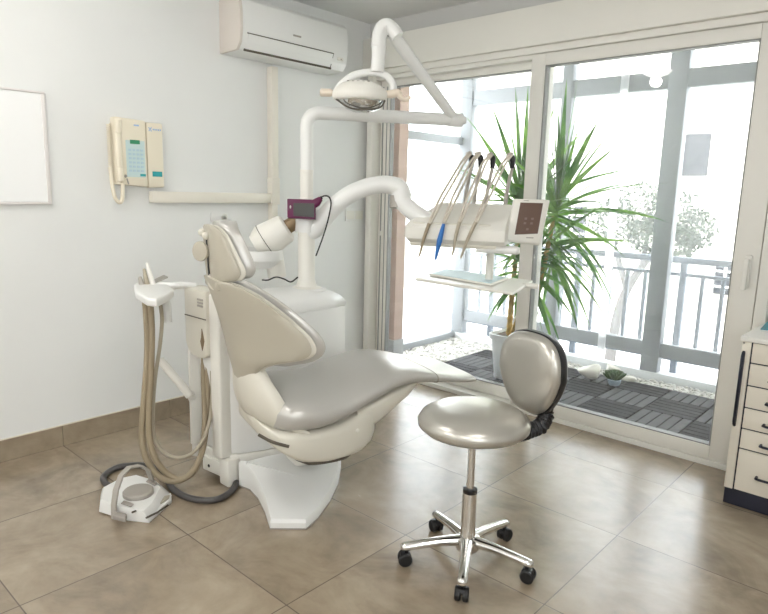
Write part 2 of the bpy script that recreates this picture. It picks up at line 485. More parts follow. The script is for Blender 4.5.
sash('door_1', 0.088, 1.41, 0.036, 0.085, 0.03, 2.12, 0.088, 0.085, 0.062, 0.075)
d2 = sash('door_2', 1.325, 2.600, -0.035, 0.018, 0.03, 2.12, 0.088, 0.113, 0.064, 0.072)
hd = MB()
hd.box((2.553, -0.042, 1.0), (0.03, 0.012, 0.16), None, 0.005)
hd.box((2.553, -0.062, 1.05), (0.020, 0.034, 0.022), None, 0.005)
hd.box((2.553, -0.074, 0.99), (0.022, 0.014, 0.15), None, 0.006)
hd.build('door_handle', M_pvc, d2)
# thin cover strips on the left door jamb
st = MB()
st.box2((0.110, 0.031, 0.1), (0.118, 0.037, 2.06)); st.box2((0.150, 0.031, 0.1), (0.155, 0.037, 2.06))
st.build('jamb_seal', M_gasket, bpy.data.objects['door_1'])
st = MB(); st.box((0.135, 0.026, 1.03), (0.022, 0.022, 0.035), None, 0.004); st.build('catch', M_pvc, bpy.data.objects['door_1'])

# ------------------------------------------------------------------ balcony
struct(MB().box2((-0.6, 0.10, -0.20), (4.4, 1.60, 0.004)).build('balcony_slab', M_concrete))
struct(MB().box2((-0.6, 0.10, 2.50), (4.4, 1.60, 2.70)).build('balcony_ceiling', M_fac2))
pl = MB(); pl.box2((-0.10, 0.16, 0.20), (0.165, 0.26, 2.5)); struct(pl.build('brick_pier', M_brick, smooth=False))
pl = MB(); pl.box2((-0.11, 0.15, 0.0), (0.173, 0.268, 0.205), 0.004); struct(pl.build('pier_plinth', M_concrete))
struct(MB().box2((2.66, 0.10, -0.2), (2.86, 1.6, 2.6)).build('balcony_side_wall', M_fac2))
# deck of interlocking 30 cm tiles with five slats each
T = 0.30
def deck_tiles(sel):
    b = MB()
    for i in range(0, 8):
        for j in range(0, 4):
            if (i + j) % 2 != sel: continue
            x0 = 0.452 + 0.302 * i; y0 = 0.10 + 0.302 * j - 0.215
            for k in range(5):
                a = k * T / 5 + 0.003; c = (k + 1) * T / 5 - 0.003
                if sel == 0: lo, hi = [x0 + a, y0 + .002], [x0 + c, y0 + T - .002]
                else: lo, hi = [x0 + .002, y0 + a], [x0 + T - .002, y0 + c]
                lo[1] = max(lo[1], 0.10); hi[1] = min(hi[1], 1.02); hi[0] = min(hi[0], 2.655)
                if hi[1] - lo[1] < 0.01 or hi[0] - lo[0] < 0.01: continue
                b.box2((lo[0], lo[1], 0.012), (hi[0], hi[1], 0.040), 0.002, 1)
    return b
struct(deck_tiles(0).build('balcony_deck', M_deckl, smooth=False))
struct(deck_tiles(1).build('balcony_deck', M_deck, smooth=False))
struct(MB().box2((0.45, 0.10, 0.004), (2.655, 1.03, 0.012)).build('deck_underlay', M_rubber))
# pebbles
def pebble(bm, x, y, z, s):
    b = bmesh.new()
    bmesh.ops.create_icosphere(b, subdivisions=1, radius=1.0)
    for v in b.verts: v.co *= random.uniform(0.85, 1.12)
    M = Matrix.Translation((x, y, z)) @ Matrix.Rotation(random.uniform(0, 6.28), 4, 'Z') @ Matrix.Rotation(random.uniform(-.3, .3), 4, 'X') @ Matrix.Diagonal((s * random.uniform(.9, 1.4), s * random.uniform(.7, 1.0), s * random.uniform(.45, .7), 1))
    bm._merge(b, M)
pb = MB()
for _ in range(1500):
    x = random.uniform(-0.28, 0.445); y = random.uniform(0.32, 1.19)
    if y > 1.0 or True:
        pebble(pb, x, y, 0.022 + random.uniform(0, .012), random.uniform(0.011, 0.021))
for _ in range(900):
    pebble(pb, random.uniform(0.44, 2.65), random.uniform(1.035, 1.19), 0.022 + random.uniform(0, .012), random.uniform(0.010, 0.018))
o = pb.build('pebbles', M_peb, angle=60)
tag(o, 'white pebbles spread along the edge of the balcony deck', 'pebbles', kind='stuff')
struct(MB().box2((-0.30, 0.31, 0.004), (0.448, 1.20, 0.018)).box2((0.448, 1.03, 0.004), (2.655, 1.20, 0.018)).build('gravel_bed', M_gbed))
# outer enclosure: aluminium frames with glass
YO = 1.25
of = MB()
struct(MB().box2((-0.06, YO - .05, 0.004), (2.66, YO + .05, 0.085), 0.004).build('trim_4', M_pot))
of.box2((-0.06, YO - .04, 2.42), (2.66, YO + .04, 2.5), 0.004)
for (a, b) in ((-0.06, 0.06), (0.88, 0.965), (1.665, 1.79), (2.56, 2.66)):
    of.box2((a, YO - .045, 0.085), (b, YO + .045, 2.45), 0.005)
of.box2((0.0, YO - .035, 2.07), (2.6, YO + .035, 2.19), 0.004)
of.box2((0.0, YO - .025, 0.20), (2.6, YO + .025, 0.30), 0.004)
# left side of the enclosure
of.box2((-0.09, 0.30, 0.004), (-0.01, YO, 0.085), 0.004)
of.box2((-0.08, 0.30, 1.745), (-0.02, YO, 1.81), 0.004)
of.box2((-0.08, 0.30, 2.42), (-0.02, YO, 2.5), 0.004)
o = struct(of.build('window_1', M_alu))
gp = MB()
gp.box2((-0.0, YO - .003, 0.3), (2.6, YO + .003, 2.07)); gp.box2((0, YO - .003, 2.19), (2.6, YO + .003, 2.42))
gp.box2((-0.053, 0.3, 0.085), (-0.047, YO - .04, 2.42))
gp.build('pane', M_glass2, o, smooth=False)
MB().box2((1.340, 1.19, .09), (1.396, 1.205, 2.42), .003).build('streak_strip', M_streak, o)  # strip added to draw the bright vertical reflection streak
# railing behind the glazing
rl = thing('balcony_railing', 'pale blue-grey metal railing behind the balcony glazing', 'railing', (1.2, 1.46, 0.0))
m_ = MB(); m_.box2((-0.25, 1.43, 0.87), (2.9, 1.48, 0.915), 0.006); m_.build('top_rail', M_rail, rl)
m_ = MB(); m_.box2((-0.25, 1.44, 0.775), (2.9, 1.47, 0.80), 0.004); m_.build('middle_rail', M_rail, rl)
m_ = MB(); m_.box2((-0.25, 1.43, 0.14), (2.9, 1.48, 0.20), 0.006); m_.build('bottom_rail', M_rail, rl)
x = -0.2
k = 0
while x < 2.9:
    big = (k % 6 == 3)
    w = 0.022 if big else 0.013
    m_ = MB(); m_.box2((x - w, 1.455 - w, 0.0 if big else 0.2), (x + w, 1.455 + w, 0.87 if big else 0.775), 0.003)
    m_.build('post' if big else 'baluster', M_rail, rl)
    x += 0.135; k += 1

# ------------------------------------------------------------------ far surroundings
struct(MB().box2((-40, 1.7, -3.6), (40, 60, -3.4)).build('street_ground', M_ground))
fb = thing('apartment_building', 'pale rendered building across the street beyond the balcony', 'building', (0, 22, -3.4))
MB().box2((-16, 22, -3.4), (14, 28, 7.4)).build('facade', M_fac, fb)
MB().box2((-16.3, 21.7, 7.4), (14.3, 28.3, 7.7)).build('cornice', M_fac2, fb)
for lo_, hi_ in ((((-4.78, 21.93, 2.18), (-3.89, 22.02, 3.70))), (((-3.21, 21.93, -2.10), (-2.51, 22.02, -0.96))), ((-9.6, 21.93, -0.6), (-8.4, 22.02, 0.9)), ((-13.0, 21.93, -0.6), (-11.8, 22.02, 0.9))):
    w = MB().box2(lo_, hi_).build('window', M_win, fb)
    if hi_[2] > 2: continue
    q = MB(); cx = (lo_[0] + hi_[0]) / 2
    for k in (1, 2, 3):
        zq = lo_[2] + (hi_[2] - lo_[2]) * k / 4; q.box2((lo_[0], 21.9, zq - .035), (hi_[0], 21.94, zq + .035))
    q.box2((cx - .05, 21.9, lo_[2]), (cx + .05, 21.94, hi_[2])); q.build('glazing_bar', M_fac2, w)
MB().box2((-3.72, 21.93, -4.78), (-3.06, 22.02, -3.58)).build('door', M_red, fb)
fl = thing('low_house', 'white house with a flat roof beyond the left balcony glazing', 'building', (-22, 16, -3.4))
MB().box2((-30, 15, -3.4), (-17, 24, 1.2)).build('facade', M_fac2, fl)
MB().box2((-30.2, 14.8, 1.2), (-16.8, 24.2, 1.45)).build('parapet', M_fac2, fl)
MB().box2((-20, 14.9, -1.5), (-18.5, 15.02, 0.2)).build('window', M_win, fl)
# tree in the street
tr = thing('street_tree', 'round-crowned tree in the street seen through the balcony glazing', 'tree', (-2.6, 12, -3.4))
tk = MB()
tk.tube([(-2.9, 12, -3.4), (-2.8, 12, -1.8), (-2.6, 12, -0.9), (-2.1, 12, 0.0), (-1.6, 12, .6)], [0.16, 0.13, 0.11, 0.08, 0.05], 8, 3)
tk.tube([(-2.6, 12, -0.9), (-3.0, 12.1, 0.0), (-3.2, 12, 0.8)], [0.09, 0.06, 0.04], 8, 3)
tk.tube([(-2.3, 12, -0.3), (-2.3, 12.2, 0.5), (-2.2, 12, 1.0)], [0.07, 0.05, 0.03], 8, 3)
tk.build('trunk', M_bark, tr)
cb = MB(); bm = cb.bm
rnd = random.Random(3)
for (cx, cz, cr) in ((-3.1, 0.75, .62), (-2.5, 1.05, .75), (-1.75, 0.95, .7), (-1.2, 0.65, .5), (-2.2, 0.45, .5), (-1.5, .35, .45)):
    for _ in range(900):
        d = Vector((rnd.gauss(0, 1), rnd.gauss(0, 1), rnd.gauss(0, 1))).normalized() * cr * rnd.uniform(.3, 1) ** .5
        c = Vector((cx, 12, cz)) + d
        a = Vector((rnd.gauss(0, 1), rnd.gauss(0, 1), rnd.gauss(0, 1))).normalized(); b = a.orthogonal().normalized()
        s = rnd.uniform(.03, .06)
        cb.quad([c - a * s, c + b * s * .5, c + a * s, c - b * s * .5])
cb.build('crown', M_tree, tr, smooth=False)

# ------------------------------------------------------------------ things on the left wall
pf = thing('blank_canvas', 'blank white framed panel hanging on the left wall', 'picture', (0, -2.6, 1.5))
MB().box2((0.004, -3.0, 1.245), (0.016, -2.22, 1.745)).build('panel', M_canvas, pf)
fr = MB()
fr.box2((0.001, -3.02, 1.742), (0.022, -2.205, 1.752), 0.002); fr.box2((0.001, -3.02, 1.232), (0.022, -2.205, 1.243), 0.002); fr.box2((0.001, -2.222, 1.243), (0.022, -2.205, 1.742), 0.002)
fr.box2((0.001, -3.02, 1.243), (0.022, -3.0, 1.742), 0.002)
fr.build('frame', M_pframe, pf)

# telephone: base, extra module, handset, coiled cord
ph = thing('wall_telephone', 'yellowed wall telephone with answering module above the cable trunking', 'telephone', (0, -1.74, 1.32))
MB().prism([(-1.868, 1.335), (-1.70, 1.325), (-1.70, 1.665), (-1.866, 1.672)], 0.002, 0.055, Matrix(((0, 0, 1, 0), (1, 0, 0, 0), (0, 1, 0, 0), (0, 0, 0, 1))), 0.008).build('base', M_phone, ph)
YZ = Matrix(((0, 0, 1, 0), (1, 0, 0, 0), (0, 1, 0, 0), (0, 0, 0, 1)))
MB().prism([(-1.692, 1.322), (-1.60, 1.325), (-1.60, 1.66), (-1.692, 1.66)], 0.002, 0.045, YZ, 0.008).build('answering_module', M_phone, ph)
hs = MB()
hs.box((0.055, -1.848, 1.505), (0.022, 0.030, 0.30), None, 0.012, 3)
hs.box((0.055, -1.848, 1.625), (0.034, 0.034, 0.08), None, 0.014, 3)
hs.box((0.055, -1.848, 1.385), (0.034, 0.034, 0.08), None, 0.014, 3)
hs.build('handset', M_phone, ph)
cd = MB(); pts = []
for i in range(220):
    t = i / 219; a = t * 2 * pi * 22
    z = 1.635 - t * 0.22
    pts.append((0.03 + 0.010 * cos(a), -1.885 + 0.010 * sin(a) , z))
cd.tube(pts, 0.0028, 6)
cd.tube([(0.03, -1.888, 1.42), (0.035, -1.885, 1.34), (0.04, -1.878, 1.275), (0.045, -1.86, 1.245), (0.05, -1.843, 1.26), (0.055, -1.838, 1.345)], 0.010, 8, 5)
cd.build('cord', M_phone, ph)
MB().box2((0.055, -1.813, 1.375), (0.0565, -1.712, 1.56), 0).build('keypad_card', M_phone2, ph)
MB().box2((0.0565, -1.790, 1.543), (0.058, -1.738, 1.563), 0).build('display', M_lcd, ph)
for r_ in range(6):
    for c_ in range(4):
        MB().box2((0.0565, -1.800 + c_ * 0.0215, 1.402 + r_ * 0.021), (0.0585, -1.786 + c_ * 0.0215, 1.412 + r_ * 0.021)).build('key', M_key, ph)
MB().box2((0.0565, -1.742, 1.380), (0.058, -1.712, 1.392)).build('brand_strip', M_teal, ph)
MB().box2((0.045, -1.668, 1.381), (0.0465, -1.613, 1.408)).build('label_strip', M_teal, ph)
lg = MB()
for s in (1, -1):
    lg.box((0.046, -1.672, 1.625), (0.001, 0.004, 0.026), Matrix.Rotation(s * 0.7, 3, 'X'))
for k in range(5): lg.box((0.046, -1.654 + k * 0.010, 1.625), (0.001, 0.006, 0.008))
lg.build('logo', M_blueprint, ph)
MB().box2((0.055, -1.765, 1.634), (0.056, -1.738, 1.641)).build('logo', M_blueprint, ph)
kl = MB(); kl.ell((0.058, -1.822, 1.378), (0.006, 0.008, 0.008)); kl.box((0.058, -1.812, 1.352), (0.003, 0.006, 0.03), Matrix.Rotation(.3, 3, 'X')); kl.build('lock_key', M_grey, ph)

ph.location.y -= 0.03
# trunking
ct = thing('cable_trunking', 'cream plastic cable trunking bent from horizontal to vertical on left wall', 'trunking', (0, -1.2, 1.24))
MB().box2((0.001, -1.702, 1.243), (0.042, -0.89, 1.303), 0.003).build('horizontal_duct', M_trunk, ct)
MB().box2((0.001, -0.905, 1.40), (0.050, -0.855, 2.065), 0.003).build('vertical_duct', M_trunk, ct)
MB().box2((0.001, -0.910, 1.235), (0.055, -0.850, 1.40), 0.004).build('corner_piece', M_trunk, ct)
MB().box2((0.001, -0.905, 1.09), (0.045, -0.86, 1.235), 0.003).build('lower_duct', M_trunk, ct)

# wall sockets
sk = thing('wall_socket', 'white socket plate on left wall behind the headrest', 'socket', (0, -1.26, 1.16))
MB().box2((0.001, -1.325, 1.13), (0.012, -1.205, 1.185), 0.004).build('plate', M_white, sk)
MB().lathe([(0.02, 0.0), (0.02, 0.002), (0.016, 0.002), (0.015, -0.004)], (0.012, -1.235, 1.157), Matrix.Rotation(pi / 2, 3, 'Y'), 20).build('outlet', M_offw, sk)
MB().box2((0.012, -1.31, 1.142), (0.014, -1.27, 1.172), 0.001).build('blank', M_white, sk)
sw = thing('light_switch', 'white double switch plate near the corner of left wall', 'switch', (0, -0.13, 1.16))
MB().box2((0.001, -0.225, 1.115), (0.012, -0.045, 1.205), 0.004).build('plate', M_white, sw)
for a in (-0.215, -0.130):
    MB().box2((0.010, a, 1.130), (0.016, a + 0.075, 1.190), 0.002).build('rocker', M_offw, sw)

# air conditioner
ac = thing('air_conditioner', 'white split air conditioner high on the left wall', 'air conditioner', (0, -0.82, 2.09))
prof = [(0.0, 2.375), (0.165, 2.375), (0.195, 2.35), (0.205, 2.30), (0.206, 2.20), (0.196, 2.13), (0.165, 2.09), (0.0, 2.085)]
XZ = Matrix(((1, 0, 0, 0), (0, 0, -1, 0), (0, 1, 0, 0), (0, 0, 0, 1)))
MB().prism(prof, 0.415, 1.215, XZ, 0.004).build('casing', M_ac, ac)
MB().prism([(p[0] * 0.985, 2.088 + (p[1] - 2.088) * .985) for p in prof], 1.2152, 1.235, XZ, 0.003).build('end_cap', M_acside, ac)
lou = MB()
a = Vector((0.2015, -1.17, 2.165)); n_ = Vector((0.93, 0, -0.36))
lou.slab4([(0.2065, -1.185, 2.176), (0.2065, -0.545, 2.176), (0.176, -0.545, 2.100), (0.176, -1.185, 2.100)], (0.93, 0, -0.37), 0.006, 0.0015)
lou.build('louvre', M_ac, ac)
ed = MB()
ed.slab4([(0.2045, -1.19, 2.182), (0.2045, -0.54, 2.182), (0.2045, -0.54, 2.176), (0.2045, -1.19, 2.176)], (0.93, 0, -.37), 0.006)
ed.slab4([(0.177, -1.195, 2.100), (0.177, -0.535, 2.100), (0.172, -0.535, 2.090), (0.172, -1.195, 2.090)], (0.8, 0, -.6), 0.006)
ed.slab4([(0.204, -0.545, 2.18), (0.204, -0.538, 2.18), (0.172, -0.538, 2.092), (0.172, -0.545, 2.092)], (0.93, 0, -.37), 0.005)
ed.build('slot_gap', M_gap, ac)
MB().box2((0.2055, -0.865, 2.222), (0.208, -0.805, 2.232), 0.0005).build('logo', M_grey, ac)
MB().box2((0.196, -0.50, 2.145), (0.2035, -0.45, 2.165), 0.0005).build('indicator', M_offw, ac)
MB().ell((0.2, -0.47, 2.155), (0.006, 0.006, 0.006)).build('sensor', M_grey, ac)

# ------------------------------------------------------------------ dental chair
CH = Vector((1.40, -1.68, 0)); TH = radians(72)
dc = thing('dental_chair', 'silver padded dental chair with cream back shell on a white floor plate', 'dental chair', CH, TH)
# floor plate (world outline)
bp_lo = [(1.055, -1.84)] + [p[:2] for p in [(1.016,-1.852,0.000),(1.086,-1.842,0.000),(1.176,-1.865,0.000),(1.295,-1.917,0.000),(1.414,-1.982,0.000),(1.516,-1.882,0.000),(1.487,-1.793,0.000),(1.417,-1.661,0.000),(1.324,-1.526,0.000),(1.204,-1.392,0.000)]] + [(1.10, -1.38), (1.10, -1.50), (1.085, -1.62), (1.06, -1.74)]
cxp = (1.27, -1.70)
bp_hi = [(cxp[0] + (p[0] - cxp[0]) * .965, cxp[1] + (p[1] - cxp[1]) * .965) for p in bp_lo]
pm = MB()
hts = [0.13, 0.125, 0.10, 0.075, 0.055, 0.04, 0.04, 0.045, 0.06, 0.075, 0.09, 0.11, 0.115, 0.12, 0.125]
vl = [pm.bm.verts.new((p[0], p[1], 0.004)) for p in bp_lo]
vm = [pm.bm.verts.new((p[0], p[1], h - 0.012)) for p, h in zip(bp_lo, hts)]
vh = [pm.bm.verts.new((p[0], p[1], h)) for p, h in zip(bp_hi, hts)]
ctr = pm.bm.verts.new((1.27, -1.70, 0.078))
for i in range(len(vl)):
    j = (i + 1) % len(vl)
    pm.bm.faces.new((vl[i], vl[j], vm[j], vm[i])); pm.bm.faces.new((vm[i], vm[j], vh[j], vh[i])); pm.bm.faces.new((vh[i], vh[j], ctr))
pm.bm.faces.new(vl[::-1])
pm.build('floor_plate', M_white, dc, angle=30)
pm = MB(); pm.prism([(cxp[0] + (p[0] - cxp[0]) * 1.004, cxp[1] + (p[1] - cxp[1]) * 1.004) for p in bp_lo], 0.0, 0.006); pm.build('base_gasket', M_greyr, dc)
# lifting column under the seat
lc = MB(); lc.box((0.02, 0.21, 0.26), (0.20, 0.14, 0.30), None, 0.03, 3); lc.build('lift_column', M_offw, dc, world=False)

def section(x, w, zl, zh, dish=0.0, n=40, e=3.2, y0=0.0):
    zc, h = (zl + zh) / 2, (zh - zl) / 2
    r = []
    for k in range(n):
        a = 2 * pi * k / n
        c, s = cos(a), sin(a)
        y = w * (1 if c >= 0 else -1) * abs(c) ** (2 / e)
        z = h * (1 if s >= 0 else -1) * abs(s) ** (2 / e)
        if s > 0: z -= dish * (1 - (y / w) ** 2)
        r.append((x, y0 + y, zc + z))
    return r
def interp(st, step=0.02):
    out = []
    for i in range(len(st) - 1):
        p0, p1, p2, p3 = st[max(i - 1, 0)], st[i], st[i + 1], st[min(i + 2, len(st) - 1)]
        n = max(1, int(abs(p2[0] - p1[0]) / step))
        for k in range(n):
            t = k / n
            out.append([0.5 * (2 * b + (c - a) * t + (2 * a - 5 * b + 4 * c - d) * t * t + (3 * b - a - 3 * c + d) * t ** 3) for a, b, c, d in zip(p0, p1, p2, p3)])
    out.append(list(st[-1]))
    return out
seat_st = [(-.295, .13, .455, .52, .0), (-.285, .21, .437, .545, .0), (-.26, .25, .431, .56, .0), (-.205, .267, .428, .565, -.01), (-.13, .272, .427, .557, -.02), (-.02, .262, .452, .552, -.028),
           (.11, .25, .502, .588, -.018), (.235, .24, .542, .618, -.006), (.34, .23, .542, .61, .0), (.42, .22, .533, .592, .004), (.50, .21, .522, .57, .004), (.57, .207, .511, .553, .003), (.62, .203, .506, .545, .002), (.642, .195, .507, .541, .001), (.652, .17, .511, .534, 0)]
s_ = MB(); s_.rings([section(*p[:4], dish=p[4], e=3.0) for p in interp(seat_st)]); s_.build('seat', M_silver, dc, world=False, angle=60)
# seam across the legrest
sm = MB(); sm.rings([section(x, .2242, .532 - (x - .42) * .14, .593 - (x - .42) * .27, dish=.004) for x in (.418, .422)]); sm.build('seam', M_grey, dc, world=False)
sk_st = [(-.34, .09, .43, .48), (-.322, .16, .402, .465), (-.285, .225, .368, .445), (-.24, .25, .335, .45), (-.19, .252, .307, .445), (-.095, .25, .286, .445), (-.02, .247, .287, .455), (.062, .24, .30, .49), (.10, .233, .325, .50), (.122, .215, .355, .51)]
k_ = MB(); k_.rings([section(*p, e=5.5) for p in interp(sk_st)])
k_.rings([section(*p, e=5) for p in interp([(.04, .225, .38, .50), (.12, .23, .398, .52), (.20, .222, .445, .54), (.28, .212, .495, .56), (.335, .19, .53, .565)])])
k_.build('seat_skirt', M_creamd, dc, world=False, angle=60)
uc = MB(); uc.rings([section(*p, e=3.4) for p in interp([(-.20, .20, .30, .33), (-.17, .235, .290, .33), (-.10, .24, .2815, .33), (-.01, .235, .2825, .33), (.05, .19, .295, .33)])]); uc.build('under_cover', M_gap, dc, world=False)
# hinge cover between seat and backrest
hb = MB(); R = []
hub_path = [(-.345, .70, .11, .028), (-.342, .66, .13, .034), (-.340, .62, .155, .040), (-.336, .58, .185, .043), (-.328, .53, .21, .045), (-.312, .485, .222, .046), (-.28, .445, .236, .046), (-.24, .412, .24, .04)]
for (x, z, w, d) in interp(hub_path, 0.004):
    r = []
    for k in range(36):
        a = 2 * pi * k / 36; c, s = cos(a), sin(a)
        y = w * (1 if c >= 0 else -1) * abs(c) ** .6; q = d * (1 if s >= 0 else -1) * abs(s) ** .6
        r.append((x + q + 0.055 * (y / .19) ** 2, y, z))
    R.append(r)
hb.rings(R); hb.build('hinge_cover', M_creamd, dc, world=False, angle=60)
hl = MB(); hl.tube([(-.345, -.17, .432), (-.31, -.215, .415), (-.255, -.247, .398)], 0.006, 8, 4); hl.build('slot_gap', M_gap, dc, world=False)

def shell(rows, wrap, th, off=0.0, ns=26, wp=2.0, grow=0.0, puff=0.0):
    """rows: (z, halfwidth, xback); a curved sheet wrapping forward at its sides"""
    b = MB(); front, back = [], []
    nz = len(rows)
    for (z, w, xb) in rows:
        w += grow
        f, k = [], []
        for i in range(ns + 1):
            s = -1 + 2 * i / ns
            y = w * s
            edge = 1 - abs(s) ** 6
            x = xb + wrap * (abs(y) / .3) ** wp + off
            k.append((x + th * .35 * (1 - edge), y, z)); f.append((x + th * (1 - .25 * (1 - edge)) + puff * (1 - s * s), y, z))
        front.append(f); back.append(k)
    rings = [bk + fr_[::-1] for bk, fr_ in zip(back, front)]
    b.rings(rings)
    return b
def rows_from(pts, step=0.008):
    out = []
    for i in range(len(pts) - 1):
        p0, p1, p2, p3 = pts[max(i - 1, 0)], pts[i], pts[i + 1], pts[min(i + 2, len(pts) - 1)]
        n = max(1, int(abs(p2[0] - p1[0]) / step))
        for k in range(n):
            t = k / n
            out.append(tuple(0.5 * (2 * b + (c - a) * t + (2 * a - 5 * b + 4 * c - d) * t * t + (3 * b - a - 3 * c + d) * t ** 3) for a, b, c, d in zip(p0, p1, p2, p3)))
    out.append(pts[-1])
    return out
brow = [(.585, .11, -.372), (.62, .115, -.380), (.655, .125, -.388), (.685, .155, -.396), (.705, .20, -.401), (.722, .25, -.404), (.740, .275, -.408), (.768, .285, -.413), (.81, .28, -.423), (.86, .258, -.437), (.91, .230, -.452), (.95, .200, -.465), (.98, .165, -.475), (1.0, .12, -.482), (1.008, .06, -.485)]
br = rows_from(brow)
shell(br, .235, .024).build('back_shell', M_cream, dc, world=False, angle=50)
shell(br, .235, .006, .0245, grow=.004).build('shell_rim', M_creamd, dc, world=False, angle=50)
shell(br[5:-3], .235, .010, .034, grow=-.010).build('gap_strip', M_gap, dc, world=False)
prow = rows_from([(.69, .19, -.398), (.705, .235, -.401), (.728, .268, -.405), (.765, .285, -.412), (.81, .283, -.423), (.86, .263, -.437), (.91, .235, -.452), (.95, .205, -.465), (.985, .168, -.476), (1.012, .125, -.484), (1.022, .07, -.486)])
shell(prow, .235, .030, .041, puff=.025, grow=.004).build('backrest', M_silver, dc, world=False, angle=50)
# headrest
hrow = rows_from([(1.0, .10, -.446), (1.008, .13, -.447), (1.03, .14, -.449), (1.06, .138, -.451), (1.10, .128, -.453), (1.14, .116, -.455), (1.17, .102, -.456), (1.19, .08, -.457), (1.198, .045, -.457)])
shell(hrow, 1.2, .022, -.02, ns=26, wp=4.0).build('headrest_shell', M_cream, dc, world=False, angle=50)
shell(hrow, 1.2, .008, .0025, ns=26, wp=4.0, grow=.004).build('headrest_rim', M_creamd, dc, world=False, angle=50)
hpad = rows_from([(1.004, .08, -.446), (1.014, .122, -.447), (1.04, .136, -.449), (1.07, .135, -.451), (1.11, .126, -.453), (1.15, .114, -.455), (1.18, .098, -.456), (1.203, .075, -.457), (1.212, .04, -.457)])
shell(hpad, 1.2, .056, .014, ns=26, wp=4.0, puff=.02, grow=.002).build('headrest_pad', M_silver, dc, world=False, angle=50)
slot = MB(); slot.slab4([(-.467, .004, 1.015), (-.467, -.005, 1.015), (-.473, -.005, 1.145), (-.473, .004, 1.145)], (-1, 0, 0), 0.006); slot.build('headrest_slot', M_black, dc, world=False)
kn = MB(); kn.lathe([(0.005, 0), (0.010, 0.0), (0.010, .022), (.034, .024), (.037, .030), (.036, .038), (.02, .041), (.001, .0415)], (-.468, .030, 1.10), align_z((-.85, -.5, .05)), 30); kn.build('headrest_knob', M_cream, dc, world=False)
for yy in (.045, -.012):
    q = MB(); q.ell((-.481, yy, 1.168 if yy > .03 else 1.160), (.014, .014, .015)); q.build('release_button', M_creamd, dc, world=False)
nk = MB(); nk.tube([(-.44, .0, .95), (-.458, .0, .985), (-.462, .0, 1.02)], [.020, .015, .010], 12, 4)
nk.tube([(-.455, .06, .995), (-.46, .0, .985), (-.425, -.075, 1.0)], .010, 10, 4); nk.build('headrest_bracket', M_steel, dc, world=False)
nk = MB(); nk.tube([(-.466, .0, 1.01), (-.468, -.015, .98), (-.452, -.05, .965), (-.43, -.075, .968)], [.010, .010, .008, .007], 10, 4); nk.build('release_lever', M_creamd, dc, world=False)
nk = MB(); nk.box((-.44, .0, .985), (.055, .17, .04), None, .012); nk.build('neck_block', M_cream, dc, world=False)
nk = MB(); nk.box((-.418, -.095, .978), (.01, .05, .009), Matrix.Rotation(.8, 3, 'X')); nk.build('neck_clip', M_gap, dc, world=False)
scw = MB(); scw.ell((.03, -.243, .41), (.008, .004, .008)); scw.build('cap', M_offw, dc, world=False)

# ------------------------------------------------------------------ dental unit (cabinet, column, cuspidor)
du = thing('dental_unit', 'white dental unit cabinet with tall post standing behind the dental chair', 'dental unit', (0.86, -1.55, 0))
plan = [(0.72, -1.86), (0.80, -1.89), (0.955, -1.885), (1.0, -1.84), (1.045, -1.74), (1.075, -1.62), (1.09, -1.50), (1.09, -1.38), (1.075, -1.245), (1.0, -1.225), (0.72, -1.29)]
def ins(pl_, k, c=(0.89, -1.55)): return [(c[0] + (p[0] - c[0]) * k, c[1] + (p[1] - c[1]) * k) for p in pl_]
MB().prism(ins(plan, .99), 0.145, 0.775, None, 0.006).build('cabinet_body', M_white, du, angle=50)
MB().prism(plan, 0.06, 0.142, None, 0.006).build('cabinet_base', M_offw, du, angle=50)
dm = MB(); R = []
for k, z in ((1.0, .776), (1.0, .786), (.985, .797), (.94, .812), (.86, .828), (.74, .842), (.58, .852), (.35, .858), (.1, .860)):
    R.append([(p[0], p[1], z) for p in ins(plan, k, (0.90, -1.44))])
dm.rings(R); dm.build('cabinet_top', M_white, du, angle=80)
ft_ = MB(); ft_.box2((0.93, -1.90, 0.0), (1.005, -1.83, 0.13), 0.01); ft_.build('foot', M_offw, du)
bkt = MB(); bkt.box((0.865, -1.875, 0.065), (0.13, 0.05, 0.07), RZ(.1), 0.006); bkt.build('connection_box', M_offw, du)
MB().ell((0.85, -1.902, 0.06), (.008, .004, .008)).build('socket_hole', M_black, du)
# hose column at the near end
hc = MB()
hc.box2((0.715, -1.915, 0.13), (0.735, -1.84, 0.60), .006); hc.box2((0.90, -1.915, 0.13), (0.975, -1.84, 0.88), .012, 3)
hc.box2((0.73, -1.86, 0.13), (0.91, -1.84, 0.62))
hc.build('hose_column', M_offw, du)
cv = MB()
cv.prism([(.725, .89), (.725, .64), (.74, .605), (.775, .583), (.83, .575), (.88, .585), (.905, .60), (.905, .89)], 1.83, 1.93, XZ, .012)
cv.build('column_cover', M_creamd, du)
MB().box2((0.735, -1.9335, 0.762), (0.905, -1.9295, 0.766)).build('cover_seam', M_gap, du)
lb = MB()
for k in range(3): lb.box2((.84, -1.932, .815 + k * .014), (.885, -1.929, .824 + k * .014))
lb.build('label_plate', M_grey, du)
ar = MB(); ar.prism([(.872, .62), (.889, .665), (.872, .72), (.866, .68), (.858, .66)], 1.929, 1.933, XZ); ar.build('arrow_mark', M_bronze, du)
# post
px_, py_ = 0.93, -1.38
MB().lathe([(.075, .84), (.075, .858), (.052, .866), (.041, .90), (.041, 1.27), (.036, 1.275), (.031, 1.30), (.031, 1.414)], (px_, py_, 0), n=32).build('post', M_offw, du)
MB().lathe([(.055, 1.13), (.055, 1.255), (.05, 1.262)], (px_, py_, 0), n=32).build('post_collar', M_white, du)
MB().lathe([(.10, .838), (.10, .852), (.075, .858)], (px_, py_, 0), n=32).build('post_flange', M_white, du)
